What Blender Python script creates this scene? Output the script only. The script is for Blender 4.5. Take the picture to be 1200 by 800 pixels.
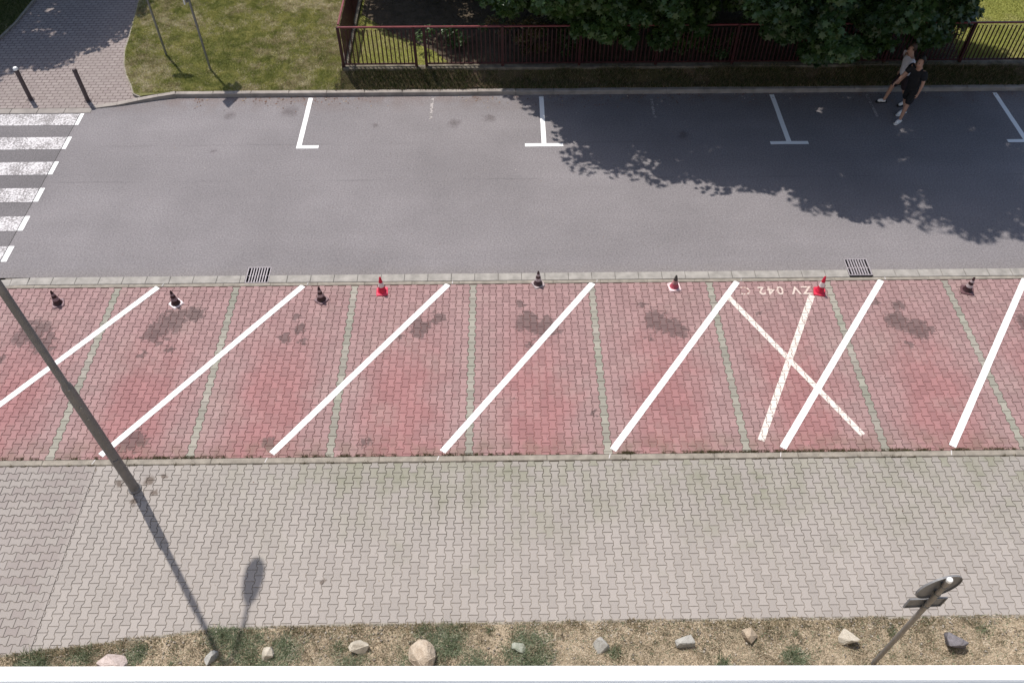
import bpy, bmesh, math, random
import numpy as np
from mathutils import Vector, Matrix

# ------------------------------------------------------------------ reset
for o in list(bpy.data.objects): bpy.data.objects.remove(o)
scene = bpy.context.scene
COL = scene.collection
rng = np.random.default_rng(7)
random.seed(7)
R = math.radians

# ------------------------------------------------------------------ camera
CAM_H, CAM_X = 12.8514, 0.7055
PITCH, YAW, ROLL, FPX = 0.86897, 0.0090374, -0.0031484, 986.94
fw = np.array([math.sin(YAW)*math.cos(PITCH), math.cos(YAW)*math.cos(PITCH), -math.sin(PITCH)])
rt0 = np.array([math.cos(YAW), -math.sin(YAW), 0.0]); up0 = np.cross(rt0, fw)
rt = math.cos(ROLL)*rt0 + math.sin(ROLL)*up0
up = -math.sin(ROLL)*rt0 + math.cos(ROLL)*up0
CPOS = np.array([CAM_X, 0.0, CAM_H])
cd = bpy.data.cameras.new('camera'); cam = bpy.data.objects.new('camera', cd); COL.objects.link(cam)
cd.sensor_width = 36; cd.sensor_fit = 'HORIZONTAL'; cd.lens = FPX/1200*36; cd.clip_start = 0.02; cd.clip_end = 900
m = Matrix(((rt[0], up[0], -fw[0], CPOS[0]), (rt[1], up[1], -fw[1], CPOS[1]), (rt[2], up[2], -fw[2], CPOS[2]), (0, 0, 0, 1)))
cam.matrix_world = m
scene.camera = cam

def G(x, y, z=0.0):                       # pixel of the photograph -> point on the level z
    d = fw + (x-600)/FPX*rt + (400-y)/FPX*up
    return CPOS + (z-CPOS[2])/d[2]*d
def project(P):
    d = np.asarray(P, float)-CPOS; q = d@fw
    q = np.where(q < .05, .05, q)
    return 600+FPX*(d@rt)/q, 400-FPX*(d@up)/q

# ------------------------------------------------------------------ light
SUN_EL, SUN_AZ = R(65.5), R(35.5)         # shadows fall 35.5 degrees to the right of "towards the building"
SH = np.array([math.sin(SUN_AZ), -math.cos(SUN_AZ)])/math.tan(SUN_EL)   # shadow shift per metre of height
world = bpy.data.worlds.new('World'); scene.world = world; world.use_nodes = True
wn = world.node_tree; wn.nodes.clear()
sky = wn.nodes.new('ShaderNodeTexSky'); sky.sky_type = 'NISHITA'; sky.sun_disc = False
sky.sun_elevation = SUN_EL; sky.sun_rotation = R(360)-SUN_AZ
sky.dust_density = 1.5; sky.air_density = 1.0
bg = wn.nodes.new('ShaderNodeBackground'); bg.inputs['Strength'].default_value = 0.125
wo = wn.nodes.new('ShaderNodeOutputWorld')
wn.links.new(sky.outputs[0], bg.inputs[0]); wn.links.new(bg.outputs[0], wo.inputs[0])
sd = bpy.data.lights.new('sun', 'SUN'); sd.energy = 4.2; sd.angle = R(0.55); sd.color = (1.0, 0.945, 0.88)
sun = bpy.data.objects.new('sun', sd); COL.objects.link(sun)
ldir = Vector((math.sin(SUN_AZ)*math.cos(SUN_EL), -math.cos(SUN_AZ)*math.cos(SUN_EL), -math.sin(SUN_EL)))
sun.rotation_euler = ldir.to_track_quat('-Z', 'Y').to_euler(); sun.location = (0, 0, 30)
vs = scene.view_settings; vs.view_transform = 'Standard'; vs.look = 'None'; vs.gamma = 1; vs.use_curve_mapping = False
vs.exposure = 0.27
scene.render.engine = 'CYCLES'

# ------------------------------------------------------------------ object helpers
def tag(o, label=None, cat=None, group=None, kind=None):
    if label: o['label'] = label
    if cat: o['category'] = cat
    if group: o['group'] = group
    if kind: o['kind'] = kind
    return o
def link(o, parent=None):
    COL.objects.link(o)
    if parent is not None: o.parent = parent
    return o
def empty(name, loc, rz=0.0):
    o = bpy.data.objects.new(name, None); o.location = loc; o.rotation_euler = (0, 0, rz); o.empty_display_size = .2
    return link(o)
def mesh(name, V, F, mat=None, smooth=False):
    me = bpy.data.meshes.new(name); me.from_pydata([tuple(map(float, v)) for v in V], [], [tuple(f) for f in F])
    if mat: me.materials.append(mat)
    if smooth: me.polygons.foreach_set('use_smooth', [True]*len(me.polygons))
    me.update(); return me
def obj(name, V, F, mat, parent=None, smooth=False):
    return link(bpy.data.objects.new(name, mesh(name, V, F, mat, smooth)), parent)
def fast_mesh(name, V, tris, mat, col=None, smooth=False):
    """big triangle soup through foreach_set; col = per-vertex rgb"""
    me = bpy.data.meshes.new(name); n = len(tris)
    me.vertices.add(len(V)); me.vertices.foreach_set('co', np.asarray(V, np.float32).ravel())
    me.loops.add(n*3); me.loops.foreach_set('vertex_index', np.asarray(tris, np.int32).ravel())
    me.polygons.add(n); me.polygons.foreach_set('loop_start', np.arange(n, dtype=np.int32)*3)
    me.polygons.foreach_set('loop_total', np.full(n, 3, np.int32))
    if smooth: me.polygons.foreach_set('use_smooth', np.ones(n, bool))
    if col is not None:
        a = me.color_attributes.new('Col', 'FLOAT_COLOR', 'POINT')
        a.data.foreach_set('color', np.concatenate([col, np.ones((len(col), 1))], 1).astype(np.float32).ravel())
    if mat: me.materials.append(mat)
    me.update(calc_edges=True); return me

class MB:
    """collects shapes into one mesh"""
    def __init__(s): s.V = []; s.F = []
    def add(s, V, F):
        b = len(s.V); s.V += [tuple(map(float, v)) for v in V]; s.F += [tuple(b+i for i in f) for f in F]; return s
    def box(s, c, d, rz=0.0, bev=0.0, M=None):
        hx, hy, hz = d[0]/2, d[1]/2, d[2]/2
        b = min(bev, hx*.45, hy*.45, hz*.9)
        if b <= 0:
            P = [(-hx,-hy,-hz),(hx,-hy,-hz),(hx,hy,-hz),(-hx,hy,-hz),(-hx,-hy,hz),(hx,-hy,hz),(hx,hy,hz),(-hx,hy,hz)]
            F = [(0,3,2,1),(4,5,6,7),(0,1,5,4),(1,2,6,5),(2,3,7,6),(3,0,4,7)]
        else:   # chamfered top
            P = [(-hx,-hy,-hz),(hx,-hy,-hz),(hx,hy,-hz),(-hx,hy,-hz),(-hx,-hy,hz-b),(hx,-hy,hz-b),(hx,hy,hz-b),(-hx,hy,hz-b),
                 (-hx+b,-hy+b,hz),(hx-b,-hy+b,hz),(hx-b,hy-b,hz),(-hx+b,hy-b,hz)]
            F = [(0,3,2,1),(8,9,10,11),(0,1,5,4),(1,2,6,5),(2,3,7,6),(3,0,4,7),(4,5,9,8),(5,6,10,9),(6,7,11,10),(7,4,8,11)]
        c_, s_ = math.cos(rz), math.sin(rz)
        out = []
        for p in P:
            v = Vector((p[0]*c_-p[1]*s_+c[0], p[0]*s_+p[1]*c_+c[1], p[2]+c[2]))
            out.append(tuple(M @ v) if M else tuple(v))
        return s.add(out, F)
    def tube(s, pts, rad, n=10, cap=True):
        pts = [Vector(p) for p in pts]
        if not hasattr(rad, '__len__'): rad = [rad]*len(pts)
        rings = []; ref = Vector((0, 0, 1))
        for i, p in enumerate(pts):
            t = (pts[min(i+1, len(pts)-1)]-pts[max(i-1, 0)]).normalized()
            if abs(t.dot(ref)) > .95: a = t.cross(Vector((1, 0, 0)))
            else: a = t.cross(ref)
            a.normalize(); b = t.cross(a)
            rings.append([p+(a*math.cos(2*math.pi*k/n)+b*math.sin(2*math.pi*k/n))*rad[i] for k in range(n)])
        V = [v for r in rings for v in r]; F = []
        for i in range(len(pts)-1):
            for k in range(n):
                F.append((i*n+k, i*n+(k+1) % n, (i+1)*n+(k+1) % n, (i+1)*n+k))
        if cap: F += [tuple(range(n-1, -1, -1)), tuple((len(pts)-1)*n+k for k in range(n))]
        return s.add(V, F)
    def lathe(s, prof, n=20, c=(0, 0, 0)):
        V = [(c[0]+r*math.cos(2*math.pi*k/n), c[1]+r*math.sin(2*math.pi*k/n), c[2]+z) for r, z in prof for k in range(n)]
        F = [(i*n+k, i*n+(k+1) % n, (i+1)*n+(k+1) % n, (i+1)*n+k) for i in range(len(prof)-1) for k in range(n)]
        return s.add(V, F)
    def prism(s, poly, z0, z1):
        n = len(poly); V = [(x, y, z0) for x, y in poly]+[(x, y, z1) for x, y in poly]
        return s.add(V, [tuple(range(n-1, -1, -1)), tuple(range(n, 2*n))]+[(i, (i+1) % n, n+(i+1) % n, n+i) for i in range(n)])
    def build(s, name, mat, parent=None, smooth=False):
        return obj(name, s.V, s.F, mat, parent, smooth)

def shade_smooth_angle(o, a=40):
    me = o.data; me.polygons.foreach_set('use_smooth', [True]*len(me.polygons))
    try: me.set_sharp_from_angle(angle=R(a))
    except Exception: pass
    return o

# ------------------------------------------------------------------ material helpers
class NT:
    def __init__(s, name):
        s.m = bpy.data.materials.new(name); s.m.use_nodes = True; s.t = s.m.node_tree; s.n = s.t.nodes; s.n.clear()
        s.out = s.n.new('ShaderNodeOutputMaterial'); s.b = s.n.new('ShaderNodeBsdfPrincipled')
        s.t.links.new(s.b.outputs[0], s.out.inputs[0])
        s.b.inputs['Specular IOR Level'].default_value = .35
    def L(s, a, b): s.t.links.new(a, b)
    def geo(s):
        if not hasattr(s, '_g'): s._g = s.n.new('ShaderNodeNewGeometry')
        return s._g
    def pos(s): return s.geo().outputs['Position']
    def noise(s, scale, detail=4, rough=.55, vec=None, dist=0.0):
        q = s.n.new('ShaderNodeTexNoise'); q.inputs['Scale'].default_value = scale; q.inputs['Detail'].default_value = detail
        q.inputs['Roughness'].default_value = rough; q.inputs['Distortion'].default_value = dist
        s.L(vec if vec is not None else s.pos(), q.inputs['Vector']); return q.outputs['Fac']
    def ramp(s, fac, lo, hi, a=0.0, b=1.0):
        q = s.n.new('ShaderNodeMapRange'); q.inputs[1].default_value = lo; q.inputs[2].default_value = hi
        q.inputs[3].default_value = a; q.inputs[4].default_value = b; s.L(fac, q.inputs[0]); return q.outputs[0]
    def math(s, op, a, b=None):
        q = s.n.new('ShaderNodeMath'); q.operation = op
        for i, v in enumerate((a, b)):
            if v is None: continue
            if isinstance(v, (int, float)): q.inputs[i].default_value = v
            else: s.L(v, q.inputs[i])
        return q.outputs[0]
    def mix(s, fac, a, b, mode='MIX'):
        q = s.n.new('ShaderNodeMix'); q.data_type = 'RGBA'; q.blend_type = mode
        for sock, v in ((q.inputs['Factor'], fac), (q.inputs['A'], a), (q.inputs['B'], b)):
            if isinstance(v, (int, float)): sock.default_value = v
            elif isinstance(v, tuple): sock.default_value = (*v, 1)
            else: s.L(v, sock)
        return q.outputs['Result']
    def xyz(s, vec=None):
        q = s.n.new('ShaderNodeSeparateXYZ'); s.L(vec if vec is not None else s.pos(), q.inputs[0]); return q.outputs
    def hsv(s, col, v):
        q = s.n.new('ShaderNodeHueSaturation'); s.L(col, q.inputs['Color']); s.L(v, q.inputs['Value']); return q.outputs[0]
    def rand(s):
        i = s.geo().outputs['Random Per Island']; o = s.n.new('ShaderNodeObjectInfo').outputs['Random']
        return s.math('FRACT', s.math('ADD', i, s.math('MULTIPLY', o, 7.31)))
    def bump(s, h, strength, dist):
        q = s.n.new('ShaderNodeBump'); q.inputs['Strength'].default_value = strength; q.inputs['Distance'].default_value = dist
        s.L(h, q.inputs['Height']); s.L(q.outputs[0], s.b.inputs['Normal'])
    def spots(s, pts, warp=.35, wscale=5.0, soft=.5):
        """soft union of round blots (x, y, radius) with ragged outlines, 0..1"""
        nz = s.n.new('ShaderNodeTexNoise'); nz.inputs['Scale'].default_value = wscale; nz.inputs['Detail'].default_value = 5
        nz.inputs['Roughness'].default_value = .65; s.L(s.pos(), nz.inputs['Vector'])
        sc = s.n.new('ShaderNodeVectorMath'); sc.operation = 'MULTIPLY_ADD'; s.L(nz.outputs['Color'], sc.inputs[0])
        sc.inputs[1].default_value = (warp*2, warp*2, 0); s.L(s.pos(), sc.inputs[2])
        best = None
        for x, y, r in pts:
            d = s.n.new('ShaderNodeVectorMath'); d.operation = 'DISTANCE'; s.L(sc.outputs[0], d.inputs[0])
            d.inputs[1].default_value = (x+warp, y+warp, 0)
            q = s.ramp(d.outputs['Value'], r*(1-soft), r, 1.0, 0.0)
            best = q if best is None else s.math('MAXIMUM', best, q)
        return best
    def done(s, col, rough=.8, spec=None):
        for sock, v in ((s.b.inputs['Base Color'], col), (s.b.inputs['Roughness'], rough)):
            if isinstance(v, (int, float)): sock.default_value = v
            elif isinstance(v, tuple): sock.default_value = (*v, 1)
            else: s.L(v, sock)
        if spec is not None: s.b.inputs['Specular IOR Level'].default_value = spec
        return s.m
def plain(name, col, rough=.6, var=.12, scale=6.0, metal=0.0, bump=0.0, spec=None):
    k = NT(name); f = k.ramp(k.noise(scale, 5), .3, .7, 1-var, 1+var)
    c = k.n.new('ShaderNodeRGB'); c.outputs[0].default_value = (*col, 1)
    k.b.inputs['Metallic'].default_value = metal
    if bump: k.bump(k.noise(scale*6, 3), bump, .01)
    return k.done(k.hsv(c.outputs[0], f), rough, spec)

BAY = 2.502; RED_TOP = 12.4507
STAINS = [(-8.87, 11.2, .50), (-8.55, 10.9, .36), (-9.3, 10.5, .2), (-6.15, 11.5, .46), (-6.35, 11.2, .40), (-5.7, 11.68, .30), (-6.0, 10.75, .14), (-6.5, 10.6, .12),
          (-3.5, 11.25, .20), (-3.75, 11.0, .17), (-3.4, 10.9, .14), (-3.6, 11.6, .1), (-1.05, 11.25, .36), (-.7, 11.5, .24), (-1.45, 11.0, .12),
          (1.15, 11.35, .42), (1.5, 11.2, .40), (1.0, 11.85, .13), (1.2, 10.8, .12), (3.8, 11.35, .46), (4.1, 11.15, .36), (3.5, 11.85, .15), (3.6, 10.9, .12),
          (8.65, 11.3, .36), (9.0, 11.1, .40), (8.8, 11.75, .2), (8.4, 11.85, .12), (8.7, 10.7, .12), (11.3, 11.2, .40), (11.25, 10.6, .36),
          (-6.1, 8.6, .38), (-3.6, 8.5, .2), (-1.9, 8.5, .15), (5.9, 11.6, .09), (6.6, 9.6, .1), (2.3, 9.1, .1)]

def asphalt(name, base, old=False):
    k = NT(name)
    c = k.mix(k.ramp(k.noise(.35, 6, .6), .35, .65), tuple(x*.86 for x in base), tuple(x*1.1 for x in base))
    mp = k.n.new('ShaderNodeMapping'); mp.inputs['Scale'].default_value = (.05, 1.3, 1); k.L(k.pos(), mp.inputs[0])
    c = k.mix(k.ramp(k.noise(1.0, 3, vec=mp.outputs[0]), .4, .65, 0, .4), c, tuple(x*.86 for x in base))
    if not old:   # paving seams along the road
        y = k.xyz()[1]; wob = k.math('MULTIPLY', k.noise(1.2, 4), .12)
        for y0, st in ((15.95, .16), (17.35, .12)):
            d = k.math('ABSOLUTE', k.math('SUBTRACT', k.math('ADD', y, wob), y0+.06))
            br = k.math('MULTIPLY', k.ramp(d, .012, .03, 1, 0), k.ramp(k.noise(.5, 2), .45, .6))
            c = k.mix(k.math('MULTIPLY', br, st*2), c, tuple(x*.45 for x in base))
        # silt along the far kerb
        e = k.math('MULTIPLY', k.ramp(y, 18.6, 19.4), k.ramp(k.noise(2.2, 5), .38, .62))
        c = k.mix(k.math('MULTIPLY', e, .45), c, (.13, .088, .072))
        e2 = k.ramp(k.math('ADD', y, k.math('MULTIPLY', k.noise(3, 4), .3)), 12.85, 13.25, 1, 0)
        c = k.mix(k.math('MULTIPLY', e2, .3), c, (.16, .14, .12))
        # oil drips in the kerbside bays
        c = k.mix(k.math('MULTIPLY', k.spots([(-6.4, 18.6, .2), (-.6, 18.2, .22), (.3, 18.4, .2), (-4.9, 18.75, .3), (-2.6, 18.1, .12), (5.2, 17.6, .2), (-6.5, 17.1, .1)], .22, 6, .8), .45), c, (.05, .035, .035))
    sp = k.noise(26, 4, .85)
    c = k.hsv(c, k.ramp(sp, .35, .65, .66, 1.34))
    vo = k.n.new('ShaderNodeTexVoronoi'); vo.inputs['Scale'].default_value = 42; k.L(k.pos(), vo.inputs['Vector'])
    c = k.mix(k.ramp(vo.outputs['Distance'], .06, .14, .35, 0), c, (.36, .34, .33))
    k.bump(sp, .5, .006)
    return k.done(c, .88, .3)

def paver(name, base, red=False):
    k = NT(name)
    r = k.rand(); X = k.xyz()
    v = k.math('ADD', k.ramp(r, 0, 1, .90 if red else .93, 1.10 if red else 1.06), k.ramp(k.noise(60, 4, .7), .3, .7, -.1, .1))
    rgb = k.n.new('ShaderNodeRGB'); rgb.outputs[0].default_value = (*base, 1); c = rgb.outputs[0]
    if red:
        fx = k.math('ABSOLUTE', k.math('SUBTRACT', k.math('FRACT', k.math('DIVIDE', k.math('ADD', X[0], 100*BAY), BAY)), .5))   # 0 mid bay .. .5 at the grey line
        mid = k.ramp(k.math('ADD', fx, k.ramp(k.noise(1.4, 3), .3, .7, -.1, .1)), .12, .4, 1, 0)
        mid = k.math('MULTIPLY', mid, k.ramp(k.math('ADD', X[1], k.math('MULTIPLY', k.noise(1.1, 3), 1.5)), 10.6, 12.4, 1, .1))
        c = k.mix(k.math('MULTIPLY', mid, .75), c, (.275, .128, .128))
        c = k.mix(k.ramp(k.noise(.9, 5), .5, .72, 0, .5), c, (.28, .21, .19))
        st = k.ramp(k.math('ADD', k.spots(STAINS, .24, 7, .9), k.math('ADD', k.ramp(r, 0, 1, -.22, .22), k.ramp(k.noise(16, 5, .7), .3, .7, -.26, .26))), .30, .44)
        c = k.mix(k.math('MULTIPLY', st, .72), c, (.088, .064, .062))
        c = k.mix(k.math('MULTIPLY', k.math('MULTIPLY', k.ramp(X[1], 8.35, 8.7, 1, 0), k.ramp(k.noise(3, 4), .4, .6)), .5), c, (.16, .12, .09))
    else:
        y = k.math('ADD', X[1], k.ramp(k.noise(1.3, 4), .25, .75, -1.1, 1.1))
        mo = k.math('MULTIPLY', k.ramp(y, 6.2, 8.0), k.ramp(k.math('ADD', r, k.ramp(k.noise(2.5, 3), .3, .7, -.4, .4)), 0, 1, .1, .95))
        c = k.mix(k.math('MULTIPLY', mo, k.ramp(X[0], -5.5, -2.0)), c, (.195, .192, .145))
        c = k.mix(k.ramp(k.noise(.55, 4), .45, .7, 0, .45), c, (.325, .295, .275))
        c = k.mix(k.math('MULTIPLY', k.ramp(X[0], -6.75, -6.55, 1, 0), k.ramp(k.math('ADD', r, k.noise(.8, 3)), .7, 1.3, .1, .75)), c, (.215, .185, .175))
        c = k.mix(k.math('MULTIPLY', k.spots([(-5.6, 7.75, .12), (-6.1, 7.7, .09), (-5.45, 7.5, .08), (-5.75, 7.35, .1), (-5.35, 7.85, .07), (8.1, 5.9, .05), (-2.3, 5.85, .05)], .12, 9, .5), .8), c, (.10, .075, .06))
    # grime gathers towards the joints' worn rim: small dark specks
    c = k.mix(k.ramp(k.noise(140, 2, .6), .62, .75, 0, .35), c, tuple(x*.45 for x in base))
    k.bump(k.noise(120, 3, .7), .25, .004)
    return k.done(k.hsv(c, v), .9, .25)

def joint(name, dark, pale, red=False):
    k = NT(name); X = k.xyz()
    f = k.ramp(k.noise(.8, 4), .4, .62)
    if red:
        fx = k.math('ABSOLUTE', k.math('SUBTRACT', k.math('FRACT', k.math('DIVIDE', k.math('ADD', X[0], 100*BAY), BAY)), .5))
        f = k.math('MAXIMUM', k.math('MULTIPLY', f, .35), k.ramp(k.math('ADD', fx, k.ramp(k.noise(1.4, 3), .3, .7, -.1, .1)), .1, .36, 1, 0))
        f = k.math('MULTIPLY', f, k.ramp(X[1], 10.4, 12.0, 1, .25))
    else:
        f = k.math('MAXIMUM', k.math('MULTIPLY', f, .6), k.ramp(k.math('ADD', X[1], k.ramp(k.noise(1.0, 3), .3, .7, -.5, .5)), 6.2, 7.4, .95, 0))
    c = k.mix(f, dark, pale)
    return k.done(c, 1.0, .1)

def grass_mat(name):
    k = NT(name); a = k.n.new('ShaderNodeAttribute'); a.attribute_name = 'Col'
    k.b.inputs['Roughness'].default_value = .75; k.L(a.outputs['Color'], k.b.inputs['Base Color']); k.b.inputs['Specular IOR Level'].default_value = .2
    tr = k.n.new('ShaderNodeBsdfTranslucent'); k.L(a.outputs['Color'], tr.inputs[0])
    mx = k.n.new('ShaderNodeMixShader'); mx.inputs[0].default_value = .3
    k.L(k.b.outputs[0], mx.inputs[1]); k.L(tr.outputs[0], mx.inputs[2]); k.L(mx.outputs[0], k.out.inputs[0])
    return k.m

def leaf_mat(name, a, b):
    k = NT(name); r = k.geo().outputs['Random Per Island']
    c = k.mix(r, a, b); c = k.mix(k.ramp(k.noise(.7, 3), .4, .65), c, tuple(x*.7 for x in a))
    k.done(c, .42, .5)
    tr = k.n.new('ShaderNodeBsdfTranslucent'); k.L(k.mix(.5, c, (.10, .17, .03)), tr.inputs[0])
    mx = k.n.new('ShaderNodeMixShader'); mx.inputs[0].default_value = .22
    k.L(k.b.outputs[0], mx.inputs[1]); k.L(tr.outputs[0], mx.inputs[2]); k.L(mx.outputs[0], k.out.inputs[0])
    return k.m

def paint(name, worn=0.0, col=(.8, .8, .79), under=(.12, .11, .11), scale=22):
    k = NT(name)
    c = k.mix(k.ramp(k.noise(8, 5), .35, .7, 0, .12), col, tuple(x*.8 for x in col))
    if worn:
        f = k.math('ADD', k.noise(scale, 6, .75), k.math('MULTIPLY', k.noise(scale*.12, 3), .35))
        c = k.mix(k.ramp(f, .80-worn*.25, .86-worn*.25), c, under)
    k.bump(k.noise(150, 2), .2, .003)
    return k.done(c, .65, .35)

M = {}
M['asphalt'] = asphalt('asphalt', (.188, .174, .178))
M['old_asphalt'] = asphalt('old_asphalt', (.142, .132, .135), True)
M['paver_red'] = paver('paver_red', (.278, .180, .175), True)
M['paver_grey'] = paver('paver_grey', (.29, .264, .243))
def _greenline():
    k = NT('paver_line'); r = k.rand()
    c = k.mix(k.ramp(k.noise(1.2, 4), .35, .65), (.275, .25, .218), (.24, .238, .195))
    c = k.mix(k.ramp(k.noise(60, 4, .7), .55, .7, 0, .4), c, (.12, .12, .08))
    return k.done(k.hsv(c, k.ramp(r, 0, 1, .85, 1.15)), .9, .25)
M['paver_line'] = _greenline()
M['joint_red'] = joint('joint_red', (.088, .05, .045), (.255, .125, .118), True)
M['joint_grey'] = joint('joint_grey', (.055, .045, .033), (.255, .225, .195))
M['kerb'] = plain('kerb_concrete', (.275, .258, .235), .9, .22, 5, bump=.3)
M['kerb_far'] = plain('kerb_far_concrete', (.27, .24, .215), .9, .22, 4, bump=.3)
M['edging'] = plain('edging_concrete', (.24, .215, .18), .92, .25, 6, bump=.3)
M['slab'] = plain('slab_concrete', (.25, .225, .205), .9, .18, 3, bump=.3)
M['plinth'] = plain('plinth_concrete', (.14, .122, .095), .95, .45, 5, bump=.5)
M['paint'] = paint('fresh_road_paint')
M['paint_low'] = paint('paint_in_joints', 0, (.50, .48, .47))
M['paint_old'] = paint('old_cross_paint', .08, (.64, .575, .52), (.25, .14, .125), 14)
M['paint_text'] = paint('stencil_paint', .42, (.55, .46, .41), (.27, .14, .125), 14)
M['paint_zebra'] = paint('zebra_paint', .60, (.55, .53, .535), (.20, .185, .185), 20)
M['paint_ghost'] = paint('ghost_line_paint', .6, (.36, .33, .32), (.15, .138, .138), 12)
M['iron'] = plain('cast_iron', (.33, .30, .315), .6, .25, 20, metal=.1)
M['pit'] = plain('pit_dark', (.02, .018, .017), .95, .2)
M['steel'] = plain('galvanised_steel', (.22, .225, .225), .45, .15, 8, metal=.7)
M['lamp_steel'] = plain('lamp_paint', (.175, .165, .16), .55, .15, 5, metal=.1)
M['sign_back'] = plain('sign_back', (.165, .165, .17), .5, .15, 6)
M['sign_post'] = plain('sign_post_grey', (.24, .22, .20), .55, .15, 10, metal=.3)
M['sign_white'] = plain('sign_white', (.75, .75, .74), .4, .05)
M['sign_blue'] = plain('sign_blue', (.02, .05, .22), .4, .08)
M['bollard'] = plain('bollard_paint', (.085, .062, .062), .5, .2, 10)
M['fence'] = plain('fence_maroon_shaded', (.038, .008, .009), .45, .2, 8)  # backlit shade of pickets and posts put into the maroon
M['rail_lit'] = plain('fence_maroon_lit', (.17, .045, .048), .4, .2, 8)  # same maroon lightened to paint the sunlit top rail
M['bark'] = plain('bark', (.085, .065, .05), .95, .35, 9, bump=.8)
M['shade_soil'] = plain('shade_soil', (.085, .065, .045), 1.0, .3, 4, bump=.6)  # dark brown ground carrying the painted tree shade behind the fence
M['leaf'] = leaf_mat('maple_leaf', (.045, .088, .022), (.075, .13, .032))
M['leaf_b'] = leaf_mat('dark_maple_leaf', (.038, .078, .022), (.065, .115, .03))
M['leaf_shrub'] = leaf_mat('shrub_leaf', (.07, .085, .03), (.17, .10, .045))
M['grass'] = grass_mat('grass_blades')
M['wall'] = plain('render_wall', (.62, .57, .50), .95, .06, 2, bump=.3)
M['sill'] = plain('sill_white', (.82, .82, .81), .45, .03)
M['sill_shade'] = plain('sill_fold_shade', (.62, .62, .62), .6, .1)  # grey that paints the shade in the fold behind the lip
M['skin'] = plain('skin', (.42, .24, .17), .55, .06, 12)
M['hair_brown'] = plain('hair_brown', (.06, .035, .022), .6, .3, 40)
M['hair_black'] = plain('hair_black', (.018, .014, .012), .55, .3, 40)
M['cloth_white'] = plain('cloth_white', (.68, .64, .66), .9, .06, 14)
M['cloth_black'] = plain('cloth_black', (.014, .014, .016), .9, .25, 14)
M['cloth_dark'] = plain('cloth_dark', (.03, .02, .022), .9, .25, 14)
M['shoe_white'] = plain('shoe_white', (.72, .70, .68), .6, .08, 30)
M['shoe_black'] = plain('shoe_black', (.02, .02, .02), .6, .2, 30)
M['eye'] = plain('eye_dark', (.02, .015, .012), .3, .1)

def lawn_ground(name, a, b, dry):
    k = NT(name); c = k.mix(k.ramp(k.noise(1.4, 5), .35, .65), a, b)
    c = k.mix(k.ramp(k.noise(.8, 5, .65), .5, .68), c, dry)
    k.bump(k.noise(30, 4), .8, .03); return k.done(k.hsv(c, k.ramp(k.noise(45, 3), .3, .7, .7, 1.3)), 1.0, .1)
M['lawn'] = lawn_ground('lawn_ground', (.12, .125, .05), (.15, .145, .06), (.24, .20, .12))
M['garden'] = lawn_ground('garden_ground', (.17, .18, .045), (.21, .215, .055), (.22, .20, .09))
M['dry_ground'] = lawn_ground('dry_ground', (.30, .245, .175), (.36, .295, .215), (.24, .205, .145))
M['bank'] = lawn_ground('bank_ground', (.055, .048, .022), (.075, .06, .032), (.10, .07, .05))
def _path():
    k = NT('path_pavers'); b = k.n.new('ShaderNodeTexBrick'); k.L(k.pos(), b.inputs['Vector'])
    b.inputs['Scale'].default_value = 1; b.inputs['Brick Width'].default_value = .2; b.inputs['Row Height'].default_value = .13
    b.inputs['Mortar Size'].default_value = .010; b.inputs['Mortar Smooth'].default_value = .3; b.inputs['Bias'].default_value = 0
    b.inputs['Color1'].default_value = (.235, .195, .185, 1); b.inputs['Color2'].default_value = (.275, .235, .22, 1); b.inputs['Mortar'].default_value = (.07, .052, .045, 1)
    c = k.mix(k.ramp(k.noise(.8, 4), .4, .7, 0, .4), b.outputs['Color'], (.21, .18, .165))
    k.bump(b.outputs['Fac'], -.6, .01); return k.done(c, .9, .25)
M['path'] = _path()

# ------------------------------------------------------------------ ground, lawns
def poly_obj(name, pts, zf, mat, parent=None):
    bm = bmesh.new(); vs_ = [bm.verts.new((x, y, zf(x, y) if callable(zf) else zf)) for x, y in pts]
    f = bm.faces.new(vs_); bm.normal_update()
    if f.normal.z < 0: f.normal_flip()
    bmesh.ops.triangulate(bm, faces=bm.faces[:]); me = bpy.data.meshes.new(name); bm.to_mesh(me); bm.free(); me.materials.append(mat)
    return link(bpy.data.objects.new(name, me), parent)

tag(poly_obj('ground', [(-400, -400), (400, -400), (400, 400), (-400, 400)], -.5, M['lawn']), kind='structure')
FENCE_Y, FENCE_X0 = 20.12, -3.60
KERB_Y = 19.42
lawn_z = lambda x, y: .11+.022*(y-19.5)
path_z = lambda x, y: .012+.012*(y-18.9)
PATH_EDGE = [(-8.88, 19.36), (-9.10, 19.50), (-9.24, 19.83), (-9.52, 20.35), (-9.72, 20.86), (-9.88, 21.5), (-9.95, 22.2), (-10.08, 23.2), (-10.2, 24.1), (-10.5, 30), (-10.5, 60)]
LEFT_EDGE = [(-13.3, 60), (-13.3, 30), (-13.47, 24.67), (-13.57, 23.18), (-13.75, 22.24), (-14.4, 21.4), (-16, 20.95), (-48, 20.9)]
lawn = tag(poly_obj('lawn', [(FENCE_X0-.06, 19.55), (-8.0, 19.55)]+PATH_EDGE+[(FENCE_X0-.06, 60)], lawn_z, M['lawn']), kind='structure')
tag(poly_obj('lawn', LEFT_EDGE+[(-48, 60)], lambda x, y: .06+.012*(y-20), M['lawn']), kind='structure')
tag(poly_obj('shade_bed', [(-.6, FENCE_Y+.06), (13, FENCE_Y+.06), (13.4, 23), (12.6, 30), (-3.4, 30), (-3.4, 23.0), (-2.5, 22.0), (-1.2, 21.0)], .356, M['shade_soil']), kind='structure')  # dark sheet that deepens the tree shade on the garden ground
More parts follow.
